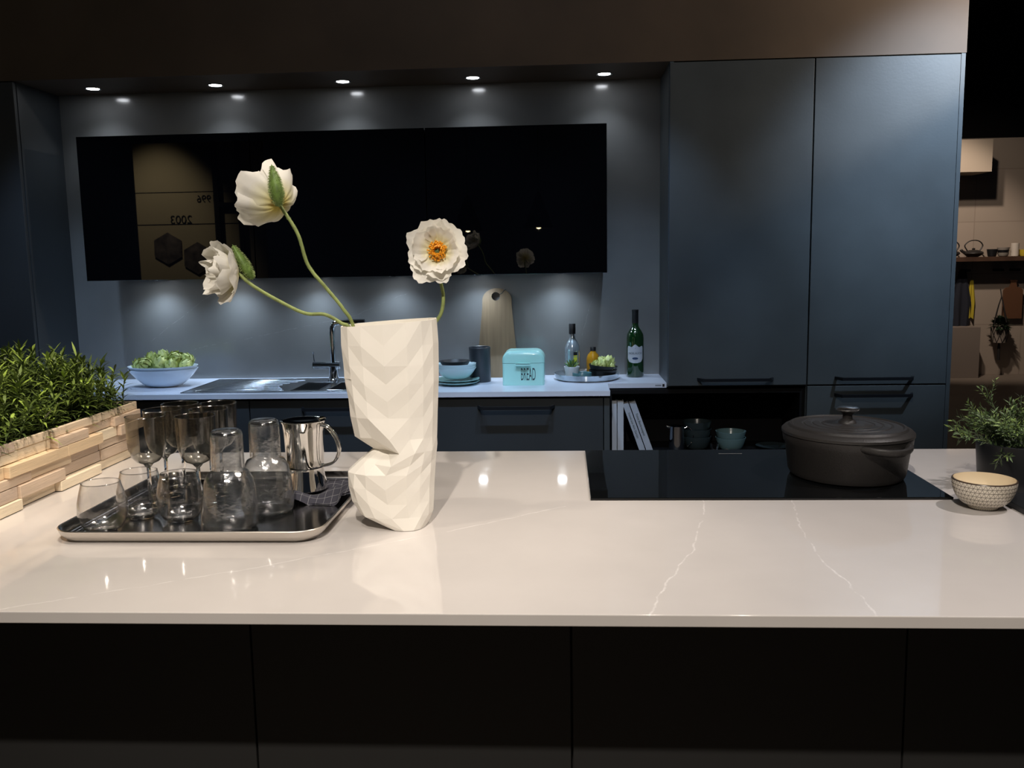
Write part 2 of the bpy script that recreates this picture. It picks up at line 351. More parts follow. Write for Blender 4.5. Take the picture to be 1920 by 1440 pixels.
def base_cab(x0, x1, label, hnd=True):
    t = thing('base_cabinet', ((x0+x1)/2, 3.56, 0), label, 'cabinet'); h = (x1-x0)/2
    b = MB().box(-h, -h+.016, .022, .495, .1, .899).box(h-.016, h, .022, .495, .1, .899).box(-h+.016, h-.016, .022, .495, .1, .116).box(-h+.016, h-.016, .48, .495, .116, .6).box(-h, h, .06, .08, 0, .1)
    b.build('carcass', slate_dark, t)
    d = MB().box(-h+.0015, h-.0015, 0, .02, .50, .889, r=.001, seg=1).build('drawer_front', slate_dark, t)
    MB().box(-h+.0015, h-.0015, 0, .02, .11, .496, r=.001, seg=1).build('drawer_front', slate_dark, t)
    if hnd: bow_handle(-.155, .155, 0, .853, d)
base_cab(-2.243, -1.278, 'plain dark base cabinet left of the sink, behind the wine glasses', False)
base_cab(-1.277, -.542, 'dark base cabinet below the sink, its bar handle behind the coffee pot')
base_cab(-.541, .155, 'dark base cabinet with bar handle, right of the paper vase')
tag(MB().box(.157, .179, 3.56, 4.055, 0, .899).build('end_panel', slate, None), 'slate end panel closing the base cabinets beside the book niche', 'panel')

m = MB()
m.box(.181, .197, 3.74, 4.055, .1, .895).box(.967, .985, 3.74, 4.055, .1, .895).box(.197, .967, 3.74, 4.055, .878, .895).box(.197, .967, 4.03, 4.055, .1, .878).box(.197, .967, 3.74, 4.03, .60, .62)
tag(m.build('open_shelf', blackint), 'open black shelf niche holding books and bowls, under the tall cabinet', 'shelf')

# sink
sk = thing('sink', (-1.1, 3.79, T), 'stainless steel sink with ribbed drainer set in the back worktop', 'sink')
def SP(mb, n, m_, **k): o = mb.build(n, m_, sk, **k); o.location = (1.1, -3.79, -T); return o
m = MB(); zt = T+.0025
for a, b, c, d in ((-1.565, -1.125, 3.572, 4.0), (-1.125, -.62, 3.572, 3.61), (-1.125, -.62, 3.86, 4.0), (-1.0, -.972, 3.61, 3.86), (-.62, -.58, 3.572, 4.0)):
    m.box(a, b, c, d, T+.0003, zt)
m.tube([(-1.565, 3.572, zt), (-.58, 3.572, zt), (-.58, 4.0, zt), (-1.565, 4.0, zt), (-1.565, 3.572, zt)], .002, 6)
SP(m, 'deck', steel)
for k in range(8):
    y = 3.615+k*.045; x1 = -1.15-(.02*k if k < 4 else .02*(7-k))
    SP(MB().tube([(-1.53+.015*k, y, zt), (-1.5+.015*k, y, zt+.001), (x1-.02, y, zt+.0015), (x1, y, zt)], [.001, .006, .006, .002], 10, flat=.45), 'drainer_rib', steel, smooth=True)
def basin(x0, x1, y0, y1, d):
    m = MB(); r = .0; a = (x0, y0); 
    m.box(x0-.002, x0, y0, y1, T-d, zt).box(x1, x1+.002, y0, y1, T-d, zt).box(x0, x1, y0-.002, y0, T-d, zt).box(x0, x1, y1, y1+.002, T-d, zt).box(x0, x1, y0, y1, T-d-.002, T-d)
    m.tube([(x0, y0, zt), (x1, y0, zt), (x1, y1, zt), (x0, y1, zt), (x0, y0, zt)], .0025, 8)
    b = SP(m, 'basin', steel)
    o = MB().lathe([(0, .002), (.02, .002), (.024, .004), (.026, 0)], 24, mtx=Matrix.Translation(((x0+x1)/2, (y0+y1)/2, T-d))).build('drain', chromed, b, True)
basin(-1.12, -1.003, 3.613, 3.857, .07); basin(-.969, -.623, 3.613, 3.857, .16)
# tap
tp = thing('kitchen_tap', (-1.02, 3.93, T+.0025), 'chrome kitchen tap with square spout standing behind the sink', 'tap')
MB().lathe([(0, 0), (.027, 0), (.027, .006), (.022, .01), (.022, .062), (0, .062)], 32).build('base', chromed, tp, True)
MB().tube([(-.092, 0, .068), (-.09, 0, .068), (.03, 0, .068), (.032, 0, .068)], [.012, .0165, .0165, .012], 24).build('valve_body', chromed, tp, True)
MB().tube([(-.085, 0, .08), (-.088, -.003, .128)], .0025, 8).build('lever', chromed, tp, True)
MB().tube(spline([(0, 0, .08), (0, 0, .14), (0, 0, .215), (.008, -.002, .246), (.03, -.004, .254), (.12, -.012, .254)], 8), .0115, 20).tube([(0, 0, .13), (0, 0, .133)], .0135, 20).build('spout', chromed, tp, True)
MB().tube([(.03, -.005, .262), (.15, -.015, .262)], .0085, 14).build('spray_hose', blackm, tp, True)

# ------------------------------------------------------------------ dishes on the back counter
def artichoke(name='artichoke'):
    m = MB(); m.lathe([(0, -.026), (.014, -.024), (.022, -.01), (.022, .006), (.012, .022), (0, .027)], 14, mi=0)
    for ring in range(6):
        n = 7 if ring < 4 else 5; el = -.95+ring*.40
        for k in range(n):
            a = 2*pi*(k+.5*(ring % 2))/n+random.uniform(-.1, .1)
            def fn(u, v, a=a, el=el):
                wv = (v-.5)*1.05*(1-u**1.8)
                e = el+u*.80; R = .0255*(1+.06*u+.30*u**2.5); aa = a+wv/max(.35, cos(e)+.1)*.75
                return (R*cos(e)*cos(aa)*(1), R*cos(e)*sin(aa), R*1.08*sin(e))
            m.grid(fn, 4, 3, mi=1 if (ring+k) % 3 else 0)
    m.tube([(0, 0, -.024), (.001, 0, -.036)], .006, 8, mi=0)
    return m
def bowl_prof(r, h, th=.003, foot=.35, pw=.5):
    out = [(r*(foot+(1-foot)*(k/10)**pw), h*k/10) for k in range(11)]
    inn = [(max(0, a-th), b+th*(1 if b < h*.9 else 0)) for a, b in reversed(out)]
    return [(0, 0)]+out+inn+[(0, inn[-1][1])]
bx, by = -1.735, 3.80
for k, lb in ((0, 'lower white oval bowl of the nested pair holding artichokes, beside the planter'), (1, 'upper white oval bowl of the nested pair, filled with artichokes')):
    o = tag(MB().lathe(bowl_prof(.15, .078, .004, .38, .62), 56, sy=.74).build('serving_bowl', bowlwhite, None, True, loc=(bx, by, T+.0002+k*.013)), lb, 'bowl', 'white oval bowls on the back counter')
art0 = artichoke().build('artichoke', [artic, artil], None, False)
spots = [(-.088, .0, .072, 'at the left end of the white oval bowl'), (-.052, .03, .088, 'topmost at the left of the pile in the white oval bowl'), (-.047, -.03, .078, 'front left of the pile in the white oval bowl'), (.0, .012, .098, 'topmost in the middle of the white oval bowl'),
    (.006, -.038, .078, 'front middle of the pile in the white oval bowl'), (.045, .008, .092, 'right of the gap in the white oval bowl, bigger'), (.085, .018, .085, 'at the back right of the white oval bowl'), (.088, -.018, .066, 'at the right end of the white oval bowl'),
    (.05, -.042, .07, 'front right of the pile in the white oval bowl'), (-.01, .05, .082, 'half hidden at the back of the white oval bowl')]
for i, (dx, dy, dz, lb) in enumerate(spots):
    o = art0 if i == 0 else art0.copy()
    if i: COL.objects.link(o)
    o.location = (bx+dx*1.2, by+dy*1.25, T+.085+(dz-.066)*1.25); o.rotation_euler = (random.uniform(-1.3, .6), random.uniform(-.8, .8), random.uniform(0, 6)); s = random.uniform(1.0, 1.1) if i != 5 else 1.18; o.scale = (s, s, s)
    tag(o, 'green artichoke '+lb, 'artichoke', 'artichokes in the white bowl')

px_, py_ = -.452, 3.775
for k, lb in ((0, 'lower mint plate under the white bowls beside the paper vase'), (1, 'upper mint plate under the white bowls beside the paper vase')):
    tag(MB().lathe([(0, 0), (.05, 0), (.075, .006), (.094, .013), (.095, .015), (.074, .009), (.05, .004), (0, .004)], 48).build('plate', tealc, None, True, loc=(px_, py_, T+.0002+k*.0105)), lb, 'plate', 'mint plates on the back counter')
for k, lb in enumerate(('lowest white cereal bowl of the stack on the mint plates', 'middle white cereal bowl of the stack on the mint plates', 'top white cereal bowl of the stack, under a black bowl')):
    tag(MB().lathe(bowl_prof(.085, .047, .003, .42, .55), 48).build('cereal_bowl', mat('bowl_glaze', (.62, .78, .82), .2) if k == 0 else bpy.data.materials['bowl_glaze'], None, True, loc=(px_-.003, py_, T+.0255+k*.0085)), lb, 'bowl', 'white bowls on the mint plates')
tag(MB().lathe(bowl_prof(.066, .03, .003, .5, .5), 40).build('black_bowl', blackm, None, True, loc=(px_-.008, py_, T+.071)), 'shallow black bowl on top of the white bowl stack', 'bowl')
cn = tag(MB().lathe([(0, 0), (.044, 0), (.046, .003), (.046, .138), (.0465, .14), (.0465, .148), (.0445, .151), (.042, .149), (.042, .02), (0, .02)], 48).build('utensil_canister', canm, None, True, loc=(-.362, 3.86, T+.0002)), 'dark anthracite cylinder canister left of the cutting board', 'canister')

# cutting board leaning on the wall
bm = bmesh.new(); prof = [(-.090, 0), (-.094, .02)]+[(-.094+.028*(k/6), .02+.29*k/6) for k in range(1, 7)]
for k in range(1, 16):
    a = pi-k*pi/16; prof.append((.066*cos(a)*1.0, .335+.063*sin(a)**.8 if sin(a) > 0 else .335))
prof += [(.094-.028*(k/6), .02+.29*k/6) for k in range(6, 0, -1)]+[(.094, .02), (.090, 0)]
vs = [bm.verts.new((x, 0, z)) for x, z in prof]; es = [bm.edges.new((vs[i], vs[(i+1) % len(vs)])) for i in range(len(vs))]
hv = [bm.verts.new((-.005+.019*cos(2*pi*k/24), 0, .362+.019*sin(2*pi*k/24))) for k in range(24)]; es += [bm.edges.new((hv[i], hv[(i+1) % 24])) for i in range(24)]
bmesh.ops.triangle_fill(bm, use_beauty=True, edges=es)
r = bmesh.ops.extrude_face_region(bm, geom=bm.faces[:]); bmesh.ops.translate(bm, vec=(0, .016, 0), verts=[g for g in r['geom'] if isinstance(g, bmesh.types.BMVert)])
bmesh.ops.recalc_face_normals(bm, faces=bm.faces[:])
me = bpy.data.meshes.new('cutting_board'); bm.to_mesh(me); bm.free(); me.materials.append(boardm)
cb = bpy.data.objects.new('cutting_board', me); COL.objects.link(cb); cb.location = (-.296, 3.985, T+.0005); cb.rotation_euler = (-.13, 0, 0)
tag(cb, 'tapered pale wooden cutting board with a round hole, leaning on the wall', 'cutting board')
MB().tube([(.013, -.0006, .37), (.024, -.0006, .376), (.03, -.0006, .386), (.042, -.0006, .393)], .0011, 6).build('crack', darkink, cb)

# bread bin
bb = thing('bread_bin', (-.169, 3.72, T+.0002), 'mint green enamel bread bin lettered BREAD', 'bread bin')
def rr_prof(w_, h0, h1, r, n=8):
    P = [(-w_, h0), (w_, h0), (w_, h1-r)]
    P += [(w_-r+r*cos(a), h1-r+r*sin(a)) for a in [pi/2*k/n for k in range(1, n+1)]]+[(-w_+r-r*sin(a), h1-r+r*cos(a)) for a in [pi/2*k/n for k in range(1, n+1)]]
    return P
def bin_mesh(w_, h0, h1, r, y0, y1, rb=.012, top=True):
    m = MB(); rings = []
    for k in range(6):
        a = pi/2*k/5; ins = rb*(1-sin(a)); rings.append((y0+rb*(1-cos(a)), ins))
    for k in range(5, -1, -1):
        a = pi/2*k/5; ins = rb*(1-sin(a)); rings.append((y1-rb*(1-cos(a)), ins))
    vs = []; n = None
    for y, ins in rings:
        P = rr_prof(w_-ins, h0, h1-ins if top else h1, max(.001, r-ins)) if r > 0 else [(-w_+ins, h0), (w_-ins, h0), (w_-ins, h1), (-w_+ins, h1)]
        n = len(P); vs += [(x, y, z) for x, z in P]
    fs = [(i*n+k, i*n+(k+1) % n, (i+1)*n+(k+1) % n, (i+1)*n+k) for i in range(len(rings)-1) for k in range(n)]+[tuple(range(n-1, -1, -1)), tuple(range((len(rings)-1)*n, len(rings)*n))]
    return m.add(vs, fs)
bin_mesh(.087, 0, .092, 0, 0, .15, top=False).build('body', mint, bb, True)
bin_mesh(.088, .0935, .143, .038, -.001, .151, .018).build('lid', mint, bb, True)
MB().box(-.032, .030, -.014, .0, .088, .094, r=.002).box(-.032, .030, -.014, -.012, .082, .094).build('handle', mint, bb)
text_mesh('BREAD', .039, darkink, 'lettering', bb, FRONT(.020, -.0004, .044) @ Matrix.Scale(1.9, 4, (0, 1, 0)), .52, ext=.0003)

# round tray and what stands on it
tr = tag(MB().lathe([(0, 0), (.128, 0), (.137, .006), (.141, .028), (.139, .028), (.134, .008), (.127, .003), (0, .003)], 72).build('round_tray', mat('marbled_tray', (.45, .5, .54), .12, metal=.75, var=.55, vscale=9), None, True, loc=(.098, 3.912, T+.0002)), 'round silver tray with raised rim, right of the bread bin', 'tray')
TZ = T+.0034
def bottle(name, loc, prof, m_, label):
    t = thing(name, loc, label, 'bottle'); MB().lathe(prof, 40).build('glass_body', m_, t, True, angle=60); return t
b1 = bottle('spirit_bottle', (.037, 3.962, TZ), [(0, 0), (.031, 0), (.033, .004), (.033, .115), (.031, .135), (.022, .158), (.013, .172), (.0115, .195), (0, .195)], silverb, 'silver grey bottle with black cap behind the small succulent')
MB().lathe([(0, .190), (.0145, .190), (.0145, .232), (.012, .235), (0, .235)], 24).build('cap', blackm, b1, True)
MB().lathe([(.0334, .055), (.0334, .118)], 40).build('label', silverb, b1)
m = MB()
for z0, z1, mi in ((.098, .112, 0), (.093, .098, 1), (.060, .090, 1), (.052, .058, 0)):
    P = [(.0336*cos(a), .0336*sin(a)) for a in [radians(-82+5*k) for k in range(7)]]
    m.add([(x, y, z) for z in (z0, z1) for x, y in P], [(k, k+1, k+8, k+7) for k in range(6)], mi)
m.build('label_print', [blackm, yellow], b1)
b2 = bottle('oil_bottle', (.128, 3.985, TZ), [(0, 0), (.028, 0), (.030, .004), (.030, .075), (.024, .095), (.012, .108), (.011, .118), (0, .118)], oilb, 'small amber bottle with black cap behind the black bowls')
MB().lathe([(0, .112), (.0125, .112), (.0125, .127), (.011, .129), (0, .129)], 24).build('cap', blackm, b2, True)
b3 = bottle('wine_bottle', (.312, 3.975, T+.0002), [(0, .006), (.03, 0), (.036, .002), (.0375, .008), (.0375, .17), (.0355, .187), (.027, .203), (.0165, .218), (.0135, .23), (.013, .28), (0, .28)], winegl, 'green wine bottle with a white label at the right end of the counter')
MB().lathe([(0, .236), (.0142, .236), (.0138, .285), (.0145, .286), (.0145, .294), (0, .294)], 28).build('capsule', blackm, b3, True)
m = MB(); n = 26; lo = []; hi = []
for k in range(n+1):
    s = -1+2*k/n; a = radians(-90-4+58*s); c = (.0379*cos(a), .0379*sin(a))
    top = .134+.007*max(0, cos(s*pi*.75))+.004*cos(s*pi*2.5) if abs(s) < .96 else .128; bot = .070-.007*max(0, cos(s*pi*.6))+(0.012*max(0, abs(s)-.75)*4)
    lo.append((*c, bot)); hi.append((*c, top))
m.add(lo+hi, [(k, k+1, n+2+k, n+1+k) for k in range(n)]); lab = m.build('label', labelm, b3)
def wrap_text(txt, size, z, rad, m_, parent, a0=-94, sx=.9):
    o = text_mesh(txt, size, m_, 'lettering', parent, Matrix.Identity(4), sx, ext=0)
    for v in o.data.vertices:
        a = radians(a0)+v.co.x/rad; zz = v.co.y+z; v.co = (rad*cos(a), rad*sin(a), zz)
    return o
wrap_text('NOBLAUCH', .0125, .106, .0383, darkink, lab); wrap_text('▲' if False else 'A', .006, .128, .0383, darkink, lab)
m = MB(); lo = []; hi = []
for k in range(17):
    x = -.0135+.027*k/16; hh = .005*sqrt(max(0, 1-(x/.0135)**2)); a = radians(-94)+x/.0386; c = (.0386*cos(a), .0386*sin(a)); lo.append((*c, .084-hh)); hi.append((*c, .084+hh))
m.add(lo+hi, [(k, k+1, 18+k, 17+k) for k in range(16)]); m.build('oval_print', mat('navy_print', (.02, .05, .12), .5), lab)
# succulent in white pot
sp = thing('potted_succulent', (.033, 3.862, TZ), 'small spiky succulent in a ribbed white pot on the round tray', 'plant')
m = MB(); 
m.lathe([(0, 0), (.022, 0)]+[(.022+.011*k/10+(.0009 if k % 2 else 0), .058*k/10) for k in range(11)]+[(.030, .058), (.029, .05), (0, .05)], 32); m.build('pot', mat('white_pot', (.62, .64, .66), .6), sp, True)
m = MB()
for ring, (n, el, ln) in enumerate(((9, .45, .036), (8, .85, .036), (6, 1.2, .032))):
    for k in range(n):
        a = 2*pi*k/n+ring*.4; d = Vector((cos(a)*cos(el), sin(a)*cos(el), sin(el))); p0 = Vector((0, 0, .052))
        m.tube([p0+d*.004, p0+d*ln*.4+Vector((0, 0, .001)), p0+d*ln*.75+Vector((0, 0, .003)), p0+d*ln+Vector((0, 0, .006))], [.004, .0055, .004, .0006], 6, flat=.5, mi=k % 2)
m.build('leaves', [leafm, mat('succulent_leaf', (.06, .16, .06), .4)], sp, True)
tag(MB().lathe([(0, 0), (.037, 0), (.040, .003), (.041, .034), (.0395, .036), (.037, .033), (.036, .006), (0, .006)], 40).build('ramekin', mat('teal_dark_glaze', (.07, .16, .18), .3), None, True, loc=(.076, 3.825, TZ)), 'small dark teal dish on the round tray before the black bowls', 'dish')
tag(MB().lathe(bowl_prof(.061, .042, .003, .62, .6), 44).build('black_bowl', blackm, None, True, loc=(.166, 3.875, TZ)), 'lower black bowl of the two on the round tray', 'bowl')
o = tag(MB().lathe(bowl_prof(.062, .040, .003, .62, .6), 44).build('black_bowl', blackm, None, True, loc=(.164, 3.875, TZ+.021)), 'upper tilted black bowl on the round tray, holding green artichokes', 'bowl'); o.rotation_euler = (0, .1, 0)
for i, (dx, dy, dz, s, lb) in enumerate(((-.028, -.01, .072, .75, 'left'), (.0, -.02, .073, .8, 'front middle'), (.026, -.004, .082, 1.0, 'topmost right'), (.004, .018, .082, .85, 'rear middle'), (.036, -.028, .066, .6, 'front right'))):
    o = art0.copy(); COL.objects.link(o); o.location = (.164+dx, 3.875+dy, TZ+dz-.012); o.scale = (s, s, s); o.rotation_euler = (random.uniform(-1, 1), random.uniform(-1, 1), random.uniform(0, 6))
    tag(o, 'bright green artichoke, %s in the black bowl on the round tray' % lb, 'artichoke', 'artichokes in the black bowl')

# ------------------------------------------------------------------ things in the open niche
bk = mat('book_grey', (.42, .47, .55), .6, var=.08, vscale=20); bk2 = mat('book_pale', (.5, .54, .6), .6); page = mat('book_pages', (.4, .4, .38), .8)
def book(loc, w_, h_, lean, m_, label, title=None, ang=0):
    t = thing('book', loc, label, 'book', 'books in the open niche', rz=ang); t.rotation_euler = (0, -lean, ang)
    m = MB().box(0, .002, 0, .17, 0, h_).box(w_-.002, w_, 0, .17, 0, h_).box(.002, w_-.002, 0, .003, 0, h_); m.build('cover', m_, t)
    MB().box(.002, w_-.002, .003, .165, .003, h_-.004).build('pages', page, t)
    if title:
        text_mesh(title, w_*.52, darkink, 'title', t, Matrix.Translation((w_/2, -.0004, h_*.55)) @ Matrix.Rotation(pi/2, 4, 'X') @ Matrix.Rotation(-pi/2, 4, 'Z'), 1, ext=.0002)
    return t
SZ = .6202
book((.199, 3.765, SZ), .020, .225, 0, bk2, 'leftmost upright pale book in the open niche')
book((.222, 3.762, SZ), .025, .225, 0, bk2, 'second upright pale book in the open niche, beside the leaning ones')
def lean_book(x, w_, h_, lean, m_, label, title, y=3.765):
    # leans to the left, resting on its lower left corner
    t = book((x, y, SZ), w_, h_, lean, m_, label, title); t.location.z = SZ+w_*0+.0003; return t
lb1 = lean_book(.318, .024, .222, .34, bk, 'grey book leaning left against the upright books in the niche', 'Feines aus dem Garten')
lb2 = lean_book(.3475, .026, .228, .34, bk, 'rightmost leaning grey book in the open niche', 'Feine Backrezepte')
# milk jug
jg = thing('milk_jug', (.474, 3.80, SZ), 'polished steel milk jug with a wire handle in the open niche', 'jug')
MB().lathe([(0, 0), (.032, 0), (.034, .003), (.031, .108), (.032, .110), (.030, .109), (.032, .01), (0, .01)], 40).build('body', chromed, jg, True)
MB().tube([(-.030, 0, .104), (-.038, 0, .108), (-.044, 0, .112)], [.007, .005, .003], 10).build('spout', chromed, jg, True)
MB().tube(spline([(.030, 0, .10), (.05, 0, .105), (.068, 0, .08), (.066, 0, .045), (.045, 0, .022)], 8), .0022, 8).build('handle', chromed, jg, True)
dk = mat('dark_glaze', (.03, .045, .05), .25); tl = mat('grey_teal_glaze', (.14, .24, .26), .22)
for k, w_ in enumerate(('lowest', 'middle', 'top')):
    tag(MB().lathe(bowl_prof(.062, .058, .003, .5, .45), 44).build('bowl', dk, None, True, loc=(.565, 3.85, SZ+k*.032)), '%s dark bowl of the stack of three in the open niche' % w_, 'bowl', 'dark bowls in the niche')
for k, w_ in enumerate(('lower', 'upper')):
    tag(MB().lathe(bowl_prof(.064, .055, .003, .5, .45), 44).build('bowl', tl, None, True, loc=(.705, 3.83, SZ+k*.027)), '%s grey teal bowl of the pair in the open niche' % w_, 'bowl', 'teal bowls in the niche')
tag(MB().lathe([(0, 0), (.018, 0), (.019, .02), (.0185, .034), (.017, .034), (.017, .004), (0, .004)], 24).tube([(.03, -.02, .003), (.045, -.03, .016), (.07, -.035, .004)], .003, 8).build('espresso_cup', chromed, None, True, loc=(.632, 3.80, SZ)), 'tiny polished steel cup between the bowl stacks in the niche', 'cup')
tag(MB().lathe([(0, 0), (.04, 0), (.07, .01), (.072, .013), (.04, .006), (0, .006)], 36).build('plate', dk, None, True, loc=(.89, 3.86, SZ)), 'dark plate in the shade at the right end of the open niche', 'plate')

# ------------------------------------------------------------------ island
wt = MB().box(-2.1, 1.62, 1.262, 2.412, .901, T-.0005, r=.0015, seg=2).build('worktop', quartz)
tag(wt, 'pale stone island worktop with thin white veins, in the foreground', 'worktop')
isl = thing('kitchen_island', (0, 1.51, 0), 'black handleless kitchen island below the pale worktop', 'island')
MB().box(-2.05, 1.58, .022, .84, .08, .9005).box(-2.0, 1.5, .08, .8, 0, .08).build('carcass', blackfront, isl)
xs = [-2.05, -1.72, -1.14, -.5635, .008, .5825, 1.157, 1.58]
for a, b in zip(xs, xs[1:]):
    MB().box(a+.0018, b-.0018, 0, .0215, .085, .885, r=.001, seg=1).build('door', blackfront, isl)
ck = tag(MB().box(.054, .813, 1.894, 2.389, T, T+.0055, r=.0015, seg=2).build('cooktop', cookglass), 'black glass induction cooktop set on the island', 'cooktop')
MB().box(.40, .46, 2.335, 2.337, T+.0055, T+.0058).build('print', mat('cooktop_print', (.25, .25, .25), .5), ck)

# dutch oven
dz = T+.0058
po = thing('casserole_pot', (.652, 2.098, dz), 'black oval cast iron casserole with a steel lid knob on the cooktop', 'pot', rz=radians(-70))
SXp, SYp = 1.03, .97
MB().lathe([(0, 0), (.118, 0), (.126, .004), (.131, .014), (.139, .075), (.143, .080), (.145, .098), (.141, .098), (.136, .09), (.128, .012), (0, .008)], 72, sx=SXp, sy=SYp).build('body', iron, po, True, angle=35)
lp = [(.144, .0985), (.147, .100), (.147, .106), (.141, .112), (.133, .114), (.129, .119), (.124, .120), (.120, .117)]
for r_ in (.098, .078, .058): lp += [(r_+.003, .1185+(.12-r_)*.04), (r_+.001, .1172+(.12-r_)*.04), (r_-.001, .1172+(.12-r_)*.04), (r_-.003, .1188+(.12-r_)*.04)]
lp += [(.03, .123), (0, .123)]
MB().lathe(lp, 72, sx=SXp, sy=SYp).build('lid', iron, po, True, angle=35)
MB().lathe([(0, .122), (.021, .122), (.019, .127), (.011, .133), (.0105, .142), (.016, .149), (.0, .149)], 32).build('knob', iron, po, True)
MB().lathe([(0, .148), (.02, .149), (.026, .153), (.0265, .156), (.022, .159), (0, .160)], 36).build('knob_cap', mat('knob_steel', (.62, .62, .62), .22, metal=1), po, True)
for s in (1, -1):
    m = MB(); pts = []
    for k in range(13):
        a = radians(-26+52*k/12); e = sin(pi*k/12)
        pts.append((s*(.143+.034*e**.6)*cos(a), .195*sin(a)*.68*1.0, .088-.003*e))
    m.tube(pts, [.006]+[.0075]*11+[.006], 12, flat=1.5)
    vs = []
    m.build('handle', iron, po, True)

# patterned bowl
def pattern_bowl_mat():
    m = mat('patterned_glaze', (.70, .62, .48), .25); nt = m.node_tree; N = nt.nodes.new; L = nt.links.new; b = nt.nodes['Principled BSDF']
    tc = N('ShaderNodeTexCoord'); sp_ = N('ShaderNodeSeparateXYZ'); L(tc.outputs['Object'], sp_.inputs[0])
    at = N('ShaderNodeMath'); at.operation = 'ARCTAN2'; L(sp_.outputs[1], at.inputs[0]); L(sp_.outputs[0], at.inputs[1])
    def mt(op, a, b_=None):
        n = N('ShaderNodeMath'); n.operation = op
        for i, q in enumerate((a, b_)):
            if q is None: continue
            if isinstance(q, (int, float)): n.inputs[i].default_value = q
            else: L(q, n.inputs[i])
        return n.outputs[0]
    z = mt('MULTIPLY', sp_.outputs[2], 1/.0082); u = mt('MULTIPLY', at.outputs[0], 44/(2*pi))
    h = mt('LESS_THAN', mt('FRACT', z), .13)
    row = mt('FLOOR', z); fz = mt('FRACT', z); half = mt('MULTIPLY', fz, .5)
    d1 = mt('LESS_THAN', mt('FRACT', mt('ADD', mt('ADD', u, half), mt('MULTIPLY', row, .37))), .09)
    d2 = mt('LESS_THAN', mt('FRACT', mt('ADD', mt('SUBTRACT', u, half), mt('MULTIPLY', row, .37))), .09)
    ln = mt('MAXIMUM', h, mt('MAXIMUM', d1, d2))
    rd = mt('SQRT', mt('ADD', mt('POWER', sp_.outputs[0], 2), mt('POWER', sp_.outputs[1], 2)))
    mx = N('ShaderNodeMix'); mx.data_type = 'RGBA'; L(ln, mx.inputs[0]); mx.inputs[6].default_value = (.66, .60, .50, 1); mx.inputs[7].default_value = (.07, .05, .035, 1); L(mx.outputs[2], b.inputs['Base Color']); return m
pbw = thing('patterned_bowl', (.846, 1.835, T+.0002), 'small cream bowl with a black net pattern at the right of the cooktop', 'bowl')
out = [(.026, 0), (.028, .0), (.028, .006)]+[(.028+(.0605-.028)*sin(pi/2*k/12)**.95, .006+.052*(1-cos(pi/2*k/12))**.9) for k in range(1, 13)]
MB().lathe([(.0, .003)]+out, 64).build('outer_glaze', pattern_bowl_mat(), pbw, True)
inn = [(max(0, r-.003), z+.0022 if i < len(out)-1 else z) for i, (r, z) in enumerate(out[3:])]
MB().lathe([(0, .0085)]+inn, 64).build('inner_glaze', mat('cream_glaze', (.76, .64, .45), .18, coat=.4), pbw, True)
MB().tube([((.059)*cos(2*pi*k/64), (.059)*sin(2*pi*k/64), .058) for k in range(65)], .0016, 8).build('rim', mat('brown_rim', (.05, .03, .02), .3), pbw, True)

# plant pot at the right and the black board
tag(MB().box(.9, 1.3, 1.45, 1.905, T, T+.012, r=.001, seg=1).build('black_tray', blackm), 'flat black board at the right edge before the plant pot', 'tray')
pp = thing('potted_plant', (.995, 2.0, T+.0002), 'feathery green plant in a black pot at the right end of the island', 'plant')
MB().lathe([(0, 0), (.078, 0), (.081, .003), (.088, .093), (.088, .101), (.084, .102), (.083, .09), (0, .088)], 48).build('pot', blackm, pp, True)
def sprig(m, pts, leaf, gap, mi_fn, up_=.4, rad=.0012, tip_cluster=True, width=.16):
    S = spline(pts, 6); m.tube(S, rad, 5, mi=0)
    L_ = 0; nxt = gap; i = 0; k = 0
    for a, b in zip(S, S[1:]):
        seg = (b-a).length; t = (b-a).normalized() if seg > 0 else Vector((0, 0, 1))
        while nxt <= L_+seg:
            p = a+t*(nxt-L_); side = t.orthogonal().normalized(); side.rotate(Matrix.Rotation(k*2.4, 3, t)); k += 1
            d = (side*(1)+t*up_).normalized(); ln = leaf*random.uniform(.7, 1.2); wv = d.cross(t).normalized()*ln*width*.5
            dr = Vector((0, 0, -ln*random.uniform(0, .15)))
            m.add([p, p+d*ln*.45+wv, p+d*ln+dr, p+d*ln*.45-wv], [(0, 1, 2, 3)], mi_fn())
            nxt += gap
        L_ += seg
m = MB(); m.keep = True
base = Vector((.0, 0, .088))
tips = [(-.155, -.02, .135), (-.153, -.04, .118), (-.13, .02, .155), (-.115, .0, .175), (-.095, -.03, .165), (-.07, .03, .22), (-.06, -.05, .13), (-.085, -.075, .07), (-.03, 0, .2), (0, -.02, .185), (.01, .03, .2), (.03, 0, .19), (-.02, -.06, .14), (.06, .02, .17), (.08, -.02, .14), (-.1, .04, .13), (.02, -.07, .13)]
for t_ in tips+[(random.uniform(-.1, .1), random.uniform(-.07, .07), random.uniform(.115, .16)) for _ in range(34)]:
    t_ = Vector(t_); s0 = base+Vector((t_.x*.35, t_.y*.35, 0)); mid = s0.lerp(t_, .5)+Vector((0, 0, .012))
    br = random.random() < .4
    sprig(m, [s0, mid, t_], .018, .0030, lambda: random.choice((0, 1, 1, 2)), .8, .0009, width=.22)
    for q in range(2):
        f = random.uniform(.4, .8); p = s0.lerp(t_, f)+Vector((0, 0, .006)); e = p+(t_-s0).normalized()*.03+Vector((random.uniform(-.02, .02), random.uniform(-.02, .02), random.uniform(-.002, .022)))
        sprig(m, [p, p.lerp(e, .5), e], .015, .003, lambda: random.choice((1, 1, 2)), .9, .0007, width=.24)
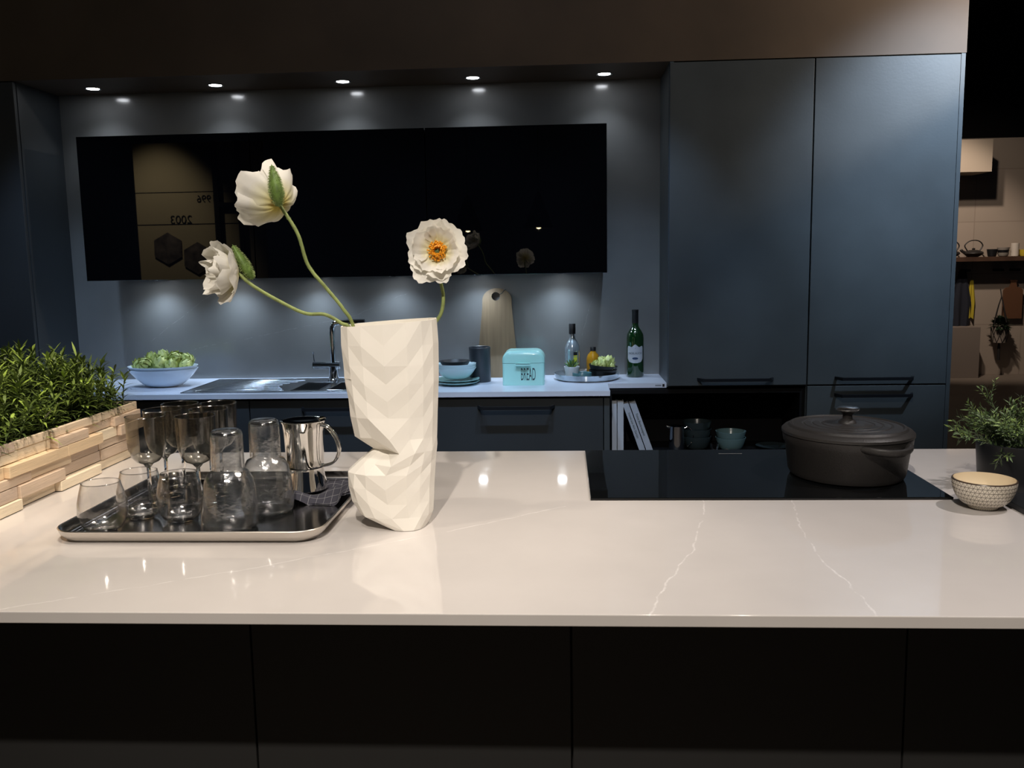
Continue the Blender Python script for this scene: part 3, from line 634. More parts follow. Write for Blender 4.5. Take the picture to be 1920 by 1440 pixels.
m.build('foliage', [mat('stem_grey', (.07, .09, .05), .6), mat('feather_leaf', (.10, .16, .06), .5), mat('feather_leaf_light', (.22, .32, .09), .5)], pp)

# ------------------------------------------------------------------ planter with wood cladding
pl = thing('planter_box', (-1.4, 1.6, T), 'long planter clad in split light wood blocks on the left of the island', 'planter')
def PP(mb, n, m_, **k): o = mb.build(n, m_, pl, **k); o.location = (1.4, -1.6, -T); return o
px0, px1, py0, py1, pz1 = -1.75, -1.186, .95, 2.405, 1.066
m = MB()
m.box(px0, px1, py0, py0+.02, T+.0005, pz1-.01).box(px0, px1, py1-.02, py1, T+.0005, pz1-.01).box(px0, px0+.02, py0+.02, py1-.02, T+.0005, pz1-.01).box(px1-.02, px1, py0+.02, py1-.02, T+.0005, pz1-.01).box(px0+.02, px1-.02, py0+.02, py1-.02, T+.0005, T+.11)
PP(m, 'box', soil)
m = MB(); rnd = random.Random(3); rows = [(T+.0008, .024), (0, .028), (0, .022), (0, .027), (0, .024), (0, .0206)]
z = T+.0008
for r_ in range(6):
    h = rows[r_][1]; y = py0
    while y < py1-.001:
        ln = rnd.uniform(.09, .24); y2 = min(py1, y+ln)
        if py1-y2 < .05: y2 = py1
        dx = rnd.choice((.004, .007, .010, .016, .022)) if r_ < 5 else rnd.choice((.006, .010, .014))
        jz = rnd.uniform(-.0015, .0015) if 0 < r_ < 5 else 0
        m.box(px1+.0002, px1+dx, y+.0006, y2-.0006, z+.0004+max(0, jz), z+h-.0004, mi=rnd.randrange(6), r=.0012, seg=1)
        y = y2
    x = px0
    while x < px1+.004:
        x2 = min(px1+.004, x+rnd.uniform(.09, .2)); m.box(x+.0005, x2-.0005, py1+.0002, py1+.005, z, z+h-.0006, mi=rnd.randrange(6)); x = x2
    z += h
PP(m, 'wood_cladding', woods)
# greenery: a dense bed of sprigs with long curved leaves
m = MB(); m.keep = True; rnd = random.Random(11)
def leaf(m, p, d, ln, wd, droop, mi):
    side = d.cross(Vector((0, 0, 1)));
    if side.length < .05: side = Vector((1, 0, 0))
    side.normalize(); vs = []
    for k in range(5):
        t = k/4; c = p+d*ln*t+Vector((0, 0, -droop*ln*t*t)); w_ = wd*(.45+1.3*t if t < .45 else (1-t)*1.85)*.5
        if k == 4: vs.append(c)
        else: vs += [c-side*w_, c+side*w_]
    m.add(vs, [(0, 1, 3, 2), (2, 3, 5, 4), (4, 5, 7, 6), (6, 7, 8)], mi)
def bush(m, x, y, z0, h):
    lean = Vector((rnd.uniform(-.35, .35), rnd.uniform(-.35, .35), 1)).normalized(); p0 = Vector((x, y, z0)); top = p0+lean*h
    m.tube([p0, p0.lerp(top, .5), top], [.0016, .0013, .0008], 4, mi=0, cap=False)
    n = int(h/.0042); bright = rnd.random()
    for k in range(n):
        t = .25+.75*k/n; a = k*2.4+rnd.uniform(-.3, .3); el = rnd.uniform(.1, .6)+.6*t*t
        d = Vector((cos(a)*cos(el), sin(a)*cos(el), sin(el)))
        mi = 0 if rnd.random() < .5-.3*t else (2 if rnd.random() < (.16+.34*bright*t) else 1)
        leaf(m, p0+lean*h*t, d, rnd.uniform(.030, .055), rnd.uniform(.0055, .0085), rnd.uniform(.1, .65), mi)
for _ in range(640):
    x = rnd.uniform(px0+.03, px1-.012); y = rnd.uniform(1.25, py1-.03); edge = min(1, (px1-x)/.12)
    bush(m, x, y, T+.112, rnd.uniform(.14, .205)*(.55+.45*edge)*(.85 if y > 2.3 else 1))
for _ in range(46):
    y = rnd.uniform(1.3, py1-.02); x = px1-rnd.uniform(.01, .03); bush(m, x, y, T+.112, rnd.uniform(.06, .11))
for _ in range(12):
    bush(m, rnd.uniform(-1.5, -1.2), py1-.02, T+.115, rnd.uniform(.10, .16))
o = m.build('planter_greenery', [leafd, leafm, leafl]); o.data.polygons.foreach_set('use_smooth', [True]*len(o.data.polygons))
tag(o, 'dense leafy green artificial shrubs filling the wood clad planter', 'greenery', kind='stuff')

# ------------------------------------------------------------------ serving tray with glassware
def rrect(x0, x1, y0, y1, r, n=8):
    P = []
    for cx, cy, a0 in ((x1-r, y1-r, 0), (x0+r, y1-r, 90), (x0+r, y0+r, 180), (x1-r, y0+r, 270)):
        for k in range(n+1):
            a = radians(a0+90*k/n); P.append((cx+r*cos(a), cy+r*sin(a)))
    return P
A = (-.972, -.452, 1.585, 2.075)
def ring_loft(levels, mi=0):
    m = MB(); vs = []; n = None
    for ins, z in levels:
        P = rrect(A[0]+ins, A[1]-ins, A[2]+ins, A[3]-ins, .055-min(ins, .045)); n = len(P); vs += [(x, y, z) for x, y in P]
    fs = [(i*n+k, i*n+(k+1) % n, (i+1)*n+(k+1) % n, (i+1)*n+k) for i in range(len(levels)-1) for k in range(n)]
    return m, vs, fs, n
st = thing('serving_tray', (-.72, 1.83, T), 'rectangular metal tray with rounded corners carrying the glassware', 'tray')
m, vs, fs, n = ring_loft([(.022, T+.0003), (.016, T+.001), (.004, T+.013), (.0, T+.0235), (.0015, T+.025), (.003, T+.024)]); m.add(vs, fs); o = m.build('rim', traymrim, st, True, angle=60); o.location = (.72, -1.83, -T)
m, vs, fs, n = ring_loft([(.003, T+.024), (.008, T+.013), (.018, T+.0042), (.026, T+.003)]); fs.append(tuple(range(3*n, 4*n))); m.add(vs, fs); o = m.build('tray_bed', traym, st, True, angle=60); o.location = (.72, -1.83, -T)
TB = T+.0032
# smoked wine glasses, six in two columns
def wall_prof(pts, th=.0012):
    return pts+[(max(r-th, .0004), z) for r, z in reversed(pts)]
wg = thing('wine_glass', (0, 0, 0), '', 'glass', 'smoked wine glasses on the tray')
MB().lathe(wall_prof([(.004, .090), (.012, .0915), (.024, .097), (.033, .108), (.038, .124), (.040, .145), (.0405, .168), (.0412, .195)], .0012), 56).build('bowl', glasss, wg, True)
MB().tube([(.0407*cos(2*pi*k/56), .0407*sin(2*pi*k/56), .195) for k in range(57)], .0009, 6).build('rim', glassc, wg, True)
MB().lathe([(0, .0), (.033, 0), (.0335, .0012), (.02, .003), (.007, .0055), (.0042, .012), (.0038, .05), (.0042, .083), (.0085, .0875), (.010, .090), (.005, .0925), (0, .0925)], 36).build('stem', solidg, wg, True, angle=60)
wpos = [(-.893, 1.853, 'front left of the six, nearest the planter'), (-.894, 1.939, 'middle of the left row of three'), (-.890, 2.022, 'rear of the left row of three'), (-.783, 1.850, 'front of the right row, behind the lidded carafes'), (-.790, 1.940, 'middle of the right row of three'), (-.800, 2.024, 'rearmost of the right row, by the tray back')]
for i, (x, y, lb) in enumerate(wpos):
    o = wg if i == 0 else copy_tree(wg); o.location = (x, y, TB); o.rotation_euler.z = i; o['label'] = 'smoked stemmed wine glass, '+lb
# stemless tumblers
sl = thing('stemless_glass', (0, 0, 0), '', 'glass', 'stemless glasses on the tray')
MB().lathe(wall_prof([(.0, .002), (.02, .002), (.034, .008), (.043, .022), (.0465, .040), (.045, .060), (.040, .082), (.0355, .098)], .0013), 56).build('bowl', glassc, sl, True)
MB().tube([(.0352*cos(2*pi*k/56), .0352*sin(2*pi*k/56), .098) for k in range(57)], .0009, 6).build('rim', solidg, sl, True)
MB().lathe([(0, 0), (.02, 0), (.024, .001), (.022, .0045), (0, .007)], 36).build('base', solidg, sl, True)
for i, (x, y, lb) in enumerate(((-.898, 1.661, 'leftmost, at the tray corner'), (-.868, 1.757, 'behind and between the other two'), (-.776, 1.737, 'rightmost, beside the carafe'))):
    o = sl if i == 0 else copy_tree(sl); o.location = (x, y, TB); o['label'] = 'clear stemless wine glass, '+lb
# carafes with an upturned tumbler
cf = thing('carafe', (0, 0, 0), '', 'carafe', 'clear carafes on the tray')
MB().lathe(wall_prof([(0, .001), (.040, .001), (.050, .005), (.0535, .014), (.053, .04), (.050, .08), (.046, .105), (.038, .121), (.027, .127), (.0255, .13), (.0255, .158), (.027, .165)], .0015), 60).build('body', glasst, cf, True, angle=60)
MB().lathe([(0, 0), (.042, 0), (.05, .004), (.046, .008), (0, .006)], 40).build('thick_base', solidg, cf, True)
tb = thing('tumbler', (0, 0, 0), '', 'glass', 'upturned tumblers on the carafes')
MB().lathe(wall_prof([(.0315, .0), (.0312, .04), (.0308, .072), (.029, .080), (.024, .084), (.0, .084)], .0014), 56).build('wall', glasst, tb, True, angle=60)
MB().lathe([(0, .079), (.022, .079), (.027, .076), (.0265, .073), (0, .074)], 36).build('thick_base', solidg, tb, True)
for i, (x, y, lb) in enumerate(((-.655, 1.688, 'front'), (-.618, 1.80, 'rear'))):
    o = cf if i == 0 else copy_tree(cf); o.location = (x, y, TB); o.scale = (1, 1, .92); o['label'] = '%s clear glass carafe with a tumbler over its neck, on the tray' % lb
    o = tb if i == 0 else copy_tree(tb); o.scale = (1, 1, .92); o.location = (x, y, TB+.1176); o['label'] = 'upturned clear tumbler capping the %s carafe' % lb

# napkin
def nap(u, v):
    x = -.612+u*.175; y = 1.868+v*.15-.05*u+.03*u*u
    h = .006+.006*sin(u*9+v*5)+.007*sin(v*11-u*4+1)+.010*max(0, u-.35)+.05*max(0, u-.45)*max(0, .9-u)*3*v
    z = TB+.006+max(0, h)
    if u > .72: z += .016*(sin((u-.72)/.28*pi*.8))
    dx = min(u, 1-u, v, 1-v); z -= max(0, .06-dx)*.08
    return (x, y, max(z, TB+.0025, T+.029 if -.475 < x < -.44 else 0) if x < -.44 else max(z-.004, T+.027))
def checks():
    m = mat('check_cloth', (.045, .045, .058), .9, spec=.1); nt = m.node_tree; N = nt.nodes.new; L = nt.links.new
    tc = N('ShaderNodeTexCoord'); w1 = N('ShaderNodeSeparateXYZ'); L(tc.outputs['Object'], w1.inputs[0]); o_ = []
    for ax in (0, 1):
        a = N('ShaderNodeMath'); a.operation = 'MULTIPLY'; a.inputs[1].default_value = 60; L(w1.outputs[ax], a.inputs[0])
        f = N('ShaderNodeMath'); f.operation = 'FRACT'; L(a.outputs[0], f.inputs[0]); l_ = N('ShaderNodeMath'); l_.operation = 'LESS_THAN'; l_.inputs[1].default_value = .045; L(f.outputs[0], l_.inputs[0]); o_.append(l_.outputs[0])
    mx_ = N('ShaderNodeMath'); mx_.operation = 'MAXIMUM'; L(o_[0], mx_.inputs[0]); L(o_[1], mx_.inputs[1])
    c = N('ShaderNodeMix'); c.data_type = 'RGBA'; L(mx_.outputs[0], c.inputs[0]); c.inputs[6].default_value = (.045, .045, .058, 1); c.inputs[7].default_value = (.2, .2, .21, 1); L(c.outputs[2], nt.nodes['Principled BSDF'].inputs['Base Color']); return m
m = MB(); m.keep = True; m.grid(nap, 40, 28); m.grid(lambda u, v: tuple(Vector(nap(u*.96+.02, v*.93))+Vector((0, -.004, -.0035))), 40, 28)
napk = tag(m.build('napkin', checks(), None, True, angle=180), 'crumpled dark check cloth napkin under the coffee pot', 'napkin')
# moka pot
MZ = TB+.0165
mk = thing('coffee_pot', (-.572, 1.925, MZ), 'polished stovetop coffee pot with double wire handle on the napkin', 'coffee pot')
MB().lathe([(0, 0), (.044, 0), (.047, .003), (.046, .01), (.042, .028), (.0395, .046), (.0395, .050), (0, .050)], 56).build('water_base', chrome, mk, True, angle=50)
MB().lathe([(.0385, .050), (.0375, .052)], 40).build('gasket', blackm, mk, True)
MB().lathe([(0, .0525), (.040, .0525), (.0405, .056), (.041, .07), (.0425, .10), (.0445, .13), (.0465, .148), (.049, .153), (.0492, .1545), (.046, .152), (.0435, .14), (0, .138)], 56).build('upper_body', chrome, mk, True, angle=50)
MB().lathe([(0, .150), (.02, .1505), (.038, .153), (.0445, .1545), (.0448, .156), (.036, .1565), (.012, .155), (0, .155)], 48).tube([(.035, .0, .158), (.046, 0, .160), (.05, 0, .157)], .003, 8).build('lid', chrome, mk, True)
for s in (-1, 1):
    MB().tube(spline([(.043, -.01+s*.007, .146), (.058, -.012+s*.008, .140), (.076, -.014+s*.009, .115), (.080, -.014+s*.009, .088), (.068, -.012+s*.007, .064), (.046, -.008+s*.004, .055), (.039, -.006+s*.004, .056)], 8), .0026, 10).build('handle', chrome, mk, True)
MB().lathe([(0, 0), (.005, 0), (.005, .003), (0, .004)], 16, mtx=Matrix.Translation((-.036, -.024, .032)) @ Matrix.Rotation(pi/2, 4, Vector((-.55, .83, 0)).cross(Vector((0, 0, 1))))).build('valve', chromed, mk, True)

# ------------------------------------------------------------------ folded paper vase
VY = 1.735
lv = [ # z, left x, right x
 (.9203, -.348, -.272), (.945, -.404, -.262), (.972, -.421, -.260), (1.002, -.4285, -.258), (1.030, -.427, -.2555), (1.048, -.407, -.254), (1.072, -.376, -.252), (1.099, -.413, -.250),
 (1.140, -.4175, -.248), (1.172, -.421, -.246), (1.205, -.4255, -.244), (1.240, -.4285, -.243), (1.278, -.4305, -.2425), (1.316, -.4305, -.2445)]
cols = 16; vs = []
rnd = random.Random(5)
for i, (z, xl, xr) in enumerate(lv):
    cx, rx = (xl+xr)/2, (xr-xl)/2; ry = .068 if i else .066
    for k in range(cols):
        a = 2*pi*(k+.0)/cols
        c, s = cos(a), sin(a)
        # squarish section with a sharp left fold
        x = (abs(c)**.8)*(1 if c > 0 else -1); y = (abs(s)**.75)*(1 if s > 0 else -1)
        q = (.0014 if (i+k) % 2 else -.0010)+rnd.uniform(-.0012, .0012)
        if k in (0, 8) or i in (0,): q = 0
        xx = cx+rx*x
        if i in (5, 6, 7) and x < -.3: y *= (.45 if i == 6 else .75)
        ridge = .0035*sin(i*.9+k*.8)*(1 if 9 <= k <= 14 else .3) if 0 < i < 13 else 0
        zz = z+(.006*(x+.4) if i == 13 else 0)
        vs.append((xx+q*x*.3, VY+(ry+q+ridge*.6)*y, zz))
fs = []
for i in range(len(lv)-1):
    for k in range(cols):
        a, b = i*cols+k, i*cols+(k+1) % cols; c, d = a+cols, b+cols
        if 8 <= k < 12: fs += [(a, b, c), (b, d, c)]
        else: fs += [(a, b, d), (a, d, c)]
m = MB(); m.add(vs, fs+[tuple(range(cols-1, -1, -1))])
# inner wall
iv = [(cx_, y_, z_) for cx_, y_, z_ in [((-.336)+(x+.336)*.97, VY+(y-VY)*.96, z) for x, y, z in vs[-cols:]]]
n0 = len(m.v); iv2 = [(x, y, z-.1) for x, y, z in iv]
m.v += iv+iv2
L0 = (len(lv)-1)*cols
for k in range(cols):
    k2 = (k+1) % cols; m.f += [(L0+k, L0+k2, n0+k2, n0+k), (n0+k, n0+k2, n0+cols+k2, n0+cols+k)]; m.m += [0, 0]
vz = tag(m.build('paper_vase', whitepaper), 'tall white folded paper vase with a notch in its left side, holding poppies', 'vase')

# ------------------------------------------------------------------ poppies
def petal_mat():
    m = mat('poppy_petal', (.86, .82, .72), .6, spec=.25); nt = m.node_tree; N = nt.nodes.new; L = nt.links.new; b = nt.nodes['Principled BSDF']
    uv = N('ShaderNodeAttribute'); uv.attribute_name = 'grow'
    r = N('ShaderNodeValToRGB'); e = r.color_ramp.elements; e[0].position = .12; e[0].color = (.82, .70, .18, 1); e[1].position = .72; e[1].color = (.88, .86, .80, 1); x = e.new(.40); x.color = (.87, .83, .56, 1)
    L(uv.outputs['Fac'], r.inputs[0]); L(r.outputs[0], b.inputs['Base Color'])
    tr = N('ShaderNodeBsdfTranslucent'); L(r.outputs[0], tr.inputs[0]); mx = N('ShaderNodeMixShader'); mx.inputs[0].default_value = .35
    L(b.outputs[0], mx.inputs[1]); L(tr.outputs[0], mx.inputs[2]); L(mx.outputs[0], nt.nodes['Material Output'].inputs['Surface'])
    tc = N('ShaderNodeTexCoord'); nz = N('ShaderNodeTexNoise'); nz.inputs['Scale'].default_value = 90; L(tc.outputs['Object'], nz.inputs['Vector'])
    bp = N('ShaderNodeBump'); bp.inputs['Strength'].default_value = .3; bp.inputs['Distance'].default_value = .002; L(nz.outputs['Fac'], bp.inputs['Height']); L(bp.outputs[0], b.inputs['Normal']); return m
petalm = petal_mat(); stemm = mat('poppy_stem', (.22, .27, .08), .6, var=.25, vscale=60); sepalm = mat('poppy_sepal', (.12, .20, .04), .6, var=.3, vscale=80)
orange = mat('stamen_orange', (.80, .33, .01), .6); pist = mat('pistil_green', (.13, .2, .09), .5); haird = mat('stem_hair', (.26, .33, .12), .6)
def frame(axis, roll=0):
    q = Vector(axis).normalized().to_track_quat('Z', 'Y').to_matrix().to_4x4(); return q @ Matrix.Rotation(roll, 4, 'Z')
def poppy(head, axis, stem_pts, petals, label, sepal=None, roll=0, seed=1, stam=True):
    head = Vector(head); t = thing('poppy', head, label, 'flower', 'white poppies in the paper vase'); rnd = random.Random(seed); Mx = frame(axis, roll)
    S = spline([Vector(p)-head for p in stem_pts], 10)
    m = MB(); m.tube(S, .0033, 12, jit=.05)
    for a, b in zip(S, S[1:]):
        for _ in range(7):
            p = a.lerp(b, rnd.random()); d = Vector((rnd.gauss(0, 1), rnd.gauss(0, 1), rnd.gauss(0, 1))).normalized(); d = (d-(b-a).normalized()*d.dot((b-a).normalized())).normalized()
            q = p+d*.0048; sd = (b-a).normalized()*.0003; m.add([p+d*.003-sd, p+d*.003+sd, q], [(0, 1, 2)], 1)
    m.build('stem', [stemm, haird], t, True)
    for (th0, R, cup, width, ruff, inner) in petals:
        ph = rnd.uniform(0, 6); ph2 = rnd.uniform(0, 6); grow = []
        NU, NV = 16, 22
        def fn(u, v):
            a = (v-.5)*2; th = th0+a*width*(.35+.65*min(1, u*1.6)**.8); Ru = R*(1-.16*abs(a)**3)*(1+.05*sin(a*5+ph))
            s = u*Ru; ca = cup*(u**.8); rad = s*cos(ca)+.002; z = s*sin(ca)
            rf = ruff*u**2.5; z += rf*(sin(a*5.5+ph)+.5*sin(a*11+ph2)); Ru2 = .03*u**6*sin(a*23+ph); rad *= 1+Ru2; rad += rf*.7*sin(a*8+ph2)
            z += .0025*sin(a*14+ph)*u*(1-u)*2 + inner
            grow.append(u)
            return (rad*cos(th), rad*sin(th), z)
        m = MB(); m.keep = True; m.grid(fn, NU, NV)
        o = m.build('petal', petalm, None, True, angle=180); o.data.transform(Mx)
        at_ = o.data.attributes.new('grow', 'FLOAT', 'POINT'); at_.data.foreach_set('value', grow[:len(o.data.vertices)])
        o.parent = t
    if stam:
        m = MB()
        for k in range(170):
            a = rnd.uniform(0, 6.28); e = rnd.uniform(.5, 1.2); ln = rnd.uniform(.013, .020); d = Vector((cos(a)*cos(e), sin(a)*cos(e), sin(e))); p0 = d*.003+Vector((0, 0, .002)); p1 = p0+d*ln
            m.tube([p0, p1], .0004, 4, cap=False); m.tube([p1-d*.001, p1+d*.001], .0016, 5)
        o = m.build('stamens', orange, None); o.data.transform(Mx); o.parent = t
        m = MB().lathe([(0, 0), (.004, .001), (.0055, .007), (.006, .011), (.003, .013), (0, .0135)], 14)
        for k in range(8): m.tube([(0, 0, .0138), (.0055*cos(k*pi/4), .0055*sin(k*pi/4), .0118)], .0009, 5)
        o = m.build('pistil', pist, None, True); o.data.transform(Mx); o.parent = t
    if sepal:
        c0, ax, lnn, rd, fl = sepal; m = MB(); prof = [(rd*sin(pi*(k/12)**.85)**.8*(1-.25*k/12) if 0 < k < 12 else 0, -lnn/2+lnn*k/12) for k in range(13)]
        m.lathe(prof, 20, sy=fl)
        for _ in range(900):
            k = rnd.uniform(.5, 11.5); i = int(k); f = k-i; r_ = prof[i][0]*(1-f)+prof[i+1][0]*f; z_ = prof[i][1]*(1-f)+prof[i+1][1]*f; a = rnd.uniform(0, 6.28)
            p = Vector((r_*cos(a), r_*sin(a)*fl, z_)); d = Vector((cos(a), sin(a)*fl, -.2)).normalized(); m.add([p-Vector((0, 0, .0005)), p+Vector((0, 0, .0005)), p+d*.0045], [(0, 1, 2)], 1)
        o = m.build('sepal', [sepalm, haird], None, True); o.data.transform(Matrix.Translation(Vector(c0)-head) @ frame(ax)); o.parent = t
    return t
# top poppy, seen from behind and turned away to the left
poppy((-.537, 1.72, 1.545), (-.66, .50, .44), [(-.535, 1.722, 1.542), (-.505, 1.722, 1.49), (-.488, 1.724, 1.43), (-.455, 1.728, 1.385), (-.425, 1.73, 1.345), (-.407, 1.735, 1.305), (-.395, 1.735, 1.18)],
    [(.2, .082, .72, 1.2, .007, 0), (1.8, .078, .66, 1.2, .009, 0), (3.3, .082, .66, 1.2, .009, .001), (4.8, .086, .72, 1.2, .008, 0), (1.0, .068, .95, 1.1, .006, .002), (2.6, .066, .9, 1.1, .006, .002), (4.1, .068, .9, 1.1, .006, .002), (5.6, .068, .95, 1.1, .006, .002)],
    'tallest white poppy, seen from behind, facing up and away', ((-.534, 1.692, 1.578), (-.12, -.05, 1), .080, .0215, .62), .5, 3)
poppy((-.628, 1.72, 1.420), (-.74, -.62, -.02), [(-.625, 1.722, 1.417), (-.597, 1.724, 1.392), (-.545, 1.728, 1.36), (-.50, 1.73, 1.338), (-.462, 1.732, 1.335), (-.432, 1.735, 1.318), (-.412, 1.737, 1.30), (-.39, 1.74, 1.2)],
    [(.2, .062, .48, 1.5, .004, 0), (1.8, .064, .45, 1.5, .005, 0), (3.4, .066, .48, 1.5, .005, 0), (5.0, .064, .45, 1.5, .005, 0), (1.0, .064, .80, 1.4, .006, .002), (2.6, .062, .8, 1.4, .005, .002), (4.2, .062, .85, 1.4, .006, .002), (5.8, .062, .8, 1.4, .005, .002), (0., .056, 1.12, 1.2, .005, .004), (2.1, .054, 1.15, 1.2, .006, .004), (4.2, .056, 1.12, 1.2, .006, .004)],
    'lowest ruffled white poppy leaning out to the left of the vase', ((-.617, 1.728, 1.438), (-.42, -.1, .85), .078, .018, .6), .3, 8, stam=False)
poppy((-.238, 1.735, 1.452), (-.02, -.96, .10), [(-.238, 1.740, 1.446), (-.240, 1.748, 1.41), (-.232, 1.744, 1.37), (-.236, 1.74, 1.335), (-.254, 1.738, 1.30), (-.27, 1.738, 1.2)],
    [(.5, .062, .40, 1.1, .004, 0), (1.75, .060, .42, 1.1, .004, 0), (3.0, .060, .40, 1.1, .004, 0), (4.3, .066, .32, .95, .004, 0), (5.4, .060, .42, 1.1, .005, 0), (1.2, .052, .62, 1.1, .003, .002), (2.7, .052, .62, 1.1, .004, .002), (4.2, .050, .6, 1.05, .004, .002), (5.8, .051, .6, 1.1, .003, .002)],
    'open white poppy with orange stamens facing the camera, above the vase right side', None, 0, 12)

# ------------------------------------------------------------------ the kitchen display far to the right
FW = 11.0
shelfwood = mat('dark_wood', (.075, .04, .025), .5, var=.2, vscale=8)
tag(MB().box(3.9, 6.2, FW-.28, FW-.001, 1.345, 1.395).build('wall_shelf', shelfwood), 'long brown wooden wall shelf in the distant kitchen', 'shelf')
tag(MB().box(4.0, 4.74, FW-.5, FW-.001, 2.33, 2.68).build('extractor_box', mat('beige_box', (.45, .38, .3), .6)), 'beige box fixed high on the distant tiled wall', 'box')
tag(MB().box(3.9, 4.80, FW-.3, FW-.001, 0, .59).build('low_block', mat('grey_beige', (.24, .2, .17), .6)), 'low grey beige block at the distant wall', 'cabinet')  # plain block, darker than the tiles behind it
def far(name, x, z, mb, m_, label, cat, y=FW-.15, smooth=True, group=None):
    return tag(mb.build(name, m_, None, smooth, loc=(x, y, z)), label, cat, group)
SH = 1.3955
t = thing('teapot', (4.74, FW-.15, SH), 'black iron teapot with an arched handle on the distant shelf', 'teapot')
MB().lathe([(0, 0), (.05, 0), (.075, .015), (.11, .05), (.1, .075), (.05, .1), (0, .108)], 32).build('body', iron, t, True)
MB().lathe([(0, .104), (.015, .106), (.018, .125), (0, .135)], 16).build('lid_knob', iron, t, True)
MB().tube(spline([(-.08, 0, .06), (-.12, 0, .08), (-.145, 0, .11)], 5), [.02]*6+[.018]*4+[.012], 8).build('spout', iron, t, True)
MB().tube(spline([(-.07, 0, .09), (-.10, 0, .17), (-.04, 0, .235), (.05, 0, .235), (.10, 0, .17), (.07, 0, .09)], 6), .008, 8).build('handle', iron, t, True)
t.scale = (1, 1, .78); t2 = copy_tree(t); t2.location = (4.475, FW-.15, SH); t2['label'] = 'second iron teapot at the cabinet edge on the distant shelf'
far('stacked_dish', 4.95, SH, MB().lathe(bowl_prof(.058, .085, .008, .7, .6), 24), blackm, 'dark straight sided bowl on the distant shelf', 'bowl')
for k in range(3): far('striped_bowl', 5.075, SH+.001+.03*k, MB().lathe(bowl_prof(.062+.003*k, .042, .004, .7, .5), 24), [mat('grey_bowl', (.25, .23, .2), .5), blackm, mat('grey_bowl2', (.3, .27, .24), .5)][k], '%s bowl of the grey stack on the distant shelf' % ('bottom', 'middle', 'top')[k], 'bowl', group='grey bowls on the distant shelf')
far('ribbed_vase', 5.205, SH, MB().lathe([(0, 0), (.040, 0), (.043, .008)]+[(.041+.003*(k % 2), .015+.014*k) for k in range(10)]+[(.042, .15), (0, .15)], 24), mat('white_vase', (.6, .55, .48), .6), 'ribbed white vase on the distant shelf', 'vase')
far('yellow_bowl', 5.31, SH, MB().lathe(bowl_prof(.056, .075, .008, .7, .6), 24), mat('yellow_glaze', (.55, .42, .04), .4), 'yellow bowl at the frame edge on the distant shelf', 'bowl')
far('yellow_bottle', 5.40, SH, MB().lathe([(0, 0), (.03, 0), (.03, .1), (.01, .13), (.01, .16), (0, .16)], 16), bpy.data.materials['yellow_glaze'], 'yellow bottle at the very right of the distant shelf', 'bottle')
rail = thing('hook_rail', (4.6, FW-.03, 1.24), 'short dark hooks under the distant shelf', 'hooks')
for x in (.10, .48, .67): MB().box(x-.045, x+.045, -.06, .029, -.015, .015).build('hook', blackm, rail)
def cloth(x, z0, z1, w0, w1, m_, label, off=0):
    def fn(u, v):
        zz = z1+(z0-z1)*u; ww = w0+(w1-w0)*min(1, u*1.6) if u < .6 else w1*(1-.5*(u-.6)); xx = x+(v-.5)*ww*2*.5+off*u
        return (xx, FW-.07+.02*sin(v*14)*u, zz-(.1*abs(v-.5) if u > .8 else 0))
    m = MB(); m.grid(fn, 12, 20); m.grid(lambda u, v: (fn(u, v)[0], fn(u, v)[1]+.012, fn(u, v)[2]), 12, 20); return m
tag(cloth(4.665, .60, 1.23, .08, .25, None, '').build('tea_towel', mat('navy_cloth', (.015, .018, .03), .9), None, True), 'dark navy cloth hanging from a hook in the distant kitchen', 'towel')
o = tag(cloth(4.785, .70, 1.13, .03, .11, None, '').build('tea_towel', mat('yellow_cloth', (.5, .4, .03), .9), None, True), 'yellow cloth hanging behind the navy one in the distant kitchen', 'towel'); o.location.y = .02
hp = thing('hanging_planter', (5.08, FW-.16, .40), 'dark green plant in a macrame hanger in the distant kitchen', 'plant'); hp.scale = (.72, .72, .86)
MB().lathe([(0, 0), (.10, 0), (.135, .21), (.125, .21), (0, .19)], 28).build('pot', mat('pale_basket', (.33, .28, .24), .8), hp, True)
m = MB()
for k in range(8):
    for s in (1, -1): m.tube([((.102+.037*j/4)*cos(k*pi/4+s*j*.2), (.102+.037*j/4)*sin(k*pi/4+s*j*.2), .21*j/4) for j in range(5)], .005, 5)
for k in range(4): a = k*pi/2+.4; m.tube([(.138*cos(a), .138*sin(a), .21), (.05*cos(a), .05*sin(a), .5), (0, 0, .62), (0, .05, .72)], .008, 6)
m.tube([(0, 0, .0), (0, 0, -.06), (0, 0, -.24)], [.012, .022, .028], 8); m.build('macrame', mat('black_cord', (.012, .01, .01), .8), hp)
m = MB(); m.keep = True; rnd = random.Random(2)
for _ in range(260):
    a = rnd.uniform(0, 6.28); e = rnd.uniform(.0, 1.5); d = Vector((cos(a)*cos(e), sin(a)*cos(e), sin(e))); leaf(m, Vector((0, 0, .2))+d*.09, d, rnd.uniform(.07, .13), .05, .3, 0)
m.build('foliage', mat('dark_foliage', (.02, .045, .02), .6), hp)
fb = [(-.11, 0), (.11, 0), (.11, .33), (.085, .36), (.04, .37), (.03, .42), (.045, .45), (-.045, .45), (-.03, .42), (-.04, .37), (-.085, .36), (-.11, .33)]
tag(MB().prism(fb, 0, .025, mtx=Matrix.Rotation(pi/2, 4, 'X')).build('chopping_board', mat('brown_board', (.13, .06, .03), .5), None, loc=(5.255, FW-.04, .67)), 'brown chopping board hanging under the distant shelf', 'cutting board')

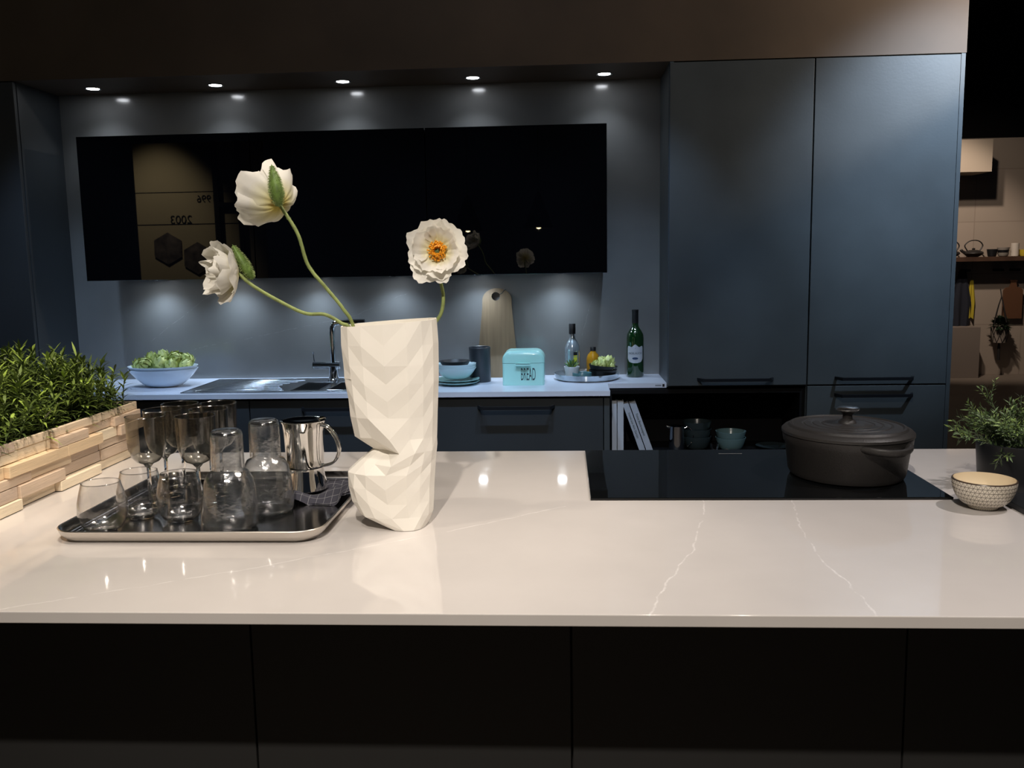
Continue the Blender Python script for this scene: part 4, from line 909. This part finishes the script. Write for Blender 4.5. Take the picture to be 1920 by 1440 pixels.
# ------------------------------------------------------------------ what stands behind the camera and shows in the black glass
dp = thing('display_panel', (-3.7, -1.5, .9), 'beige history panel behind the viewer, seen mirrored in the black glass', 'panel')
bp_ = mat('panel_beige', (.50, .42, .27), .7); o = MB().box(-.55, .75, -.05, 0, 0, 1.75).build('board', bp_, dp)
def back_text(txt, size, x, z): text_mesh(txt, size, blackm, 'lettering', dp, Matrix.Translation((x, .004, z)) @ Matrix.Rotation(pi, 4, 'Z') @ Matrix.Rotation(pi/2, 4, 'X'), 1, ext=.001)
back_text('2003', .115, -.10, 1.0); back_text('1996', .10, .17, 1.20)
MB().box(-.55, .75, .0, .003, .955, .962).box(-.55, .75, .0, .003, 1.27, 1.276).build('joint', blackm, dp)
for cx_, cz_ in ((-.25, .72), (.05, .62)):
    P = [(cx_+.16*cos(k*pi/3+.5), cz_+.16*sin(k*pi/3+.5)) for k in range(6)]
    MB().prism(P, 0, .012, mtx=Matrix.Translation((0, 0.002, 0)) @ Matrix.Rotation(pi/2, 4, 'X') @ Matrix.Scale(-1, 4, (0, 0, 1))).build('photo', mat('photo_grey', (.12, .1, .09), .5, var=.6, vscale=12), dp)
MB().box(.26, .31, .01, .05, -.9, 1.75).box(.50, .54, .01, .05, -.9, 1.75).box(.31, .75, .01, .05, 1.12, 1.16).build('frame', blackm, dp)
for x, z in ((-.93, 1.753), (-.235, 1.771)):
    t = thing('pendant_lamp', (x, -1.5, z), 'black pendant lamp behind the viewer, %s of the pair mirrored in the glass' % ('left' if x < -.5 else 'right'), 'lamp', 'pendant lamps behind the viewer')
    MB().lathe([(.012, .33), (.03, .3), (.13, .02), (.15, -.02), (.147, -.02), (.12, .02), (.012, .30)], 36).build('shade', blackm, t, True)
    MB().lathe([(0, -.028), (.02, -.02), (.028, 0), (.02, .022), (0, .03)], 20).build('bulb', emis('bulb_glow', (1, .82, .45), 60) if 'bulb_glow' not in bpy.data.materials else bpy.data.materials['bulb_glow'], t, True)
    MB().tube([(0, 0, .32), (0, 0, 4.15-z)], .004, 6).build('cord', blackm, t)
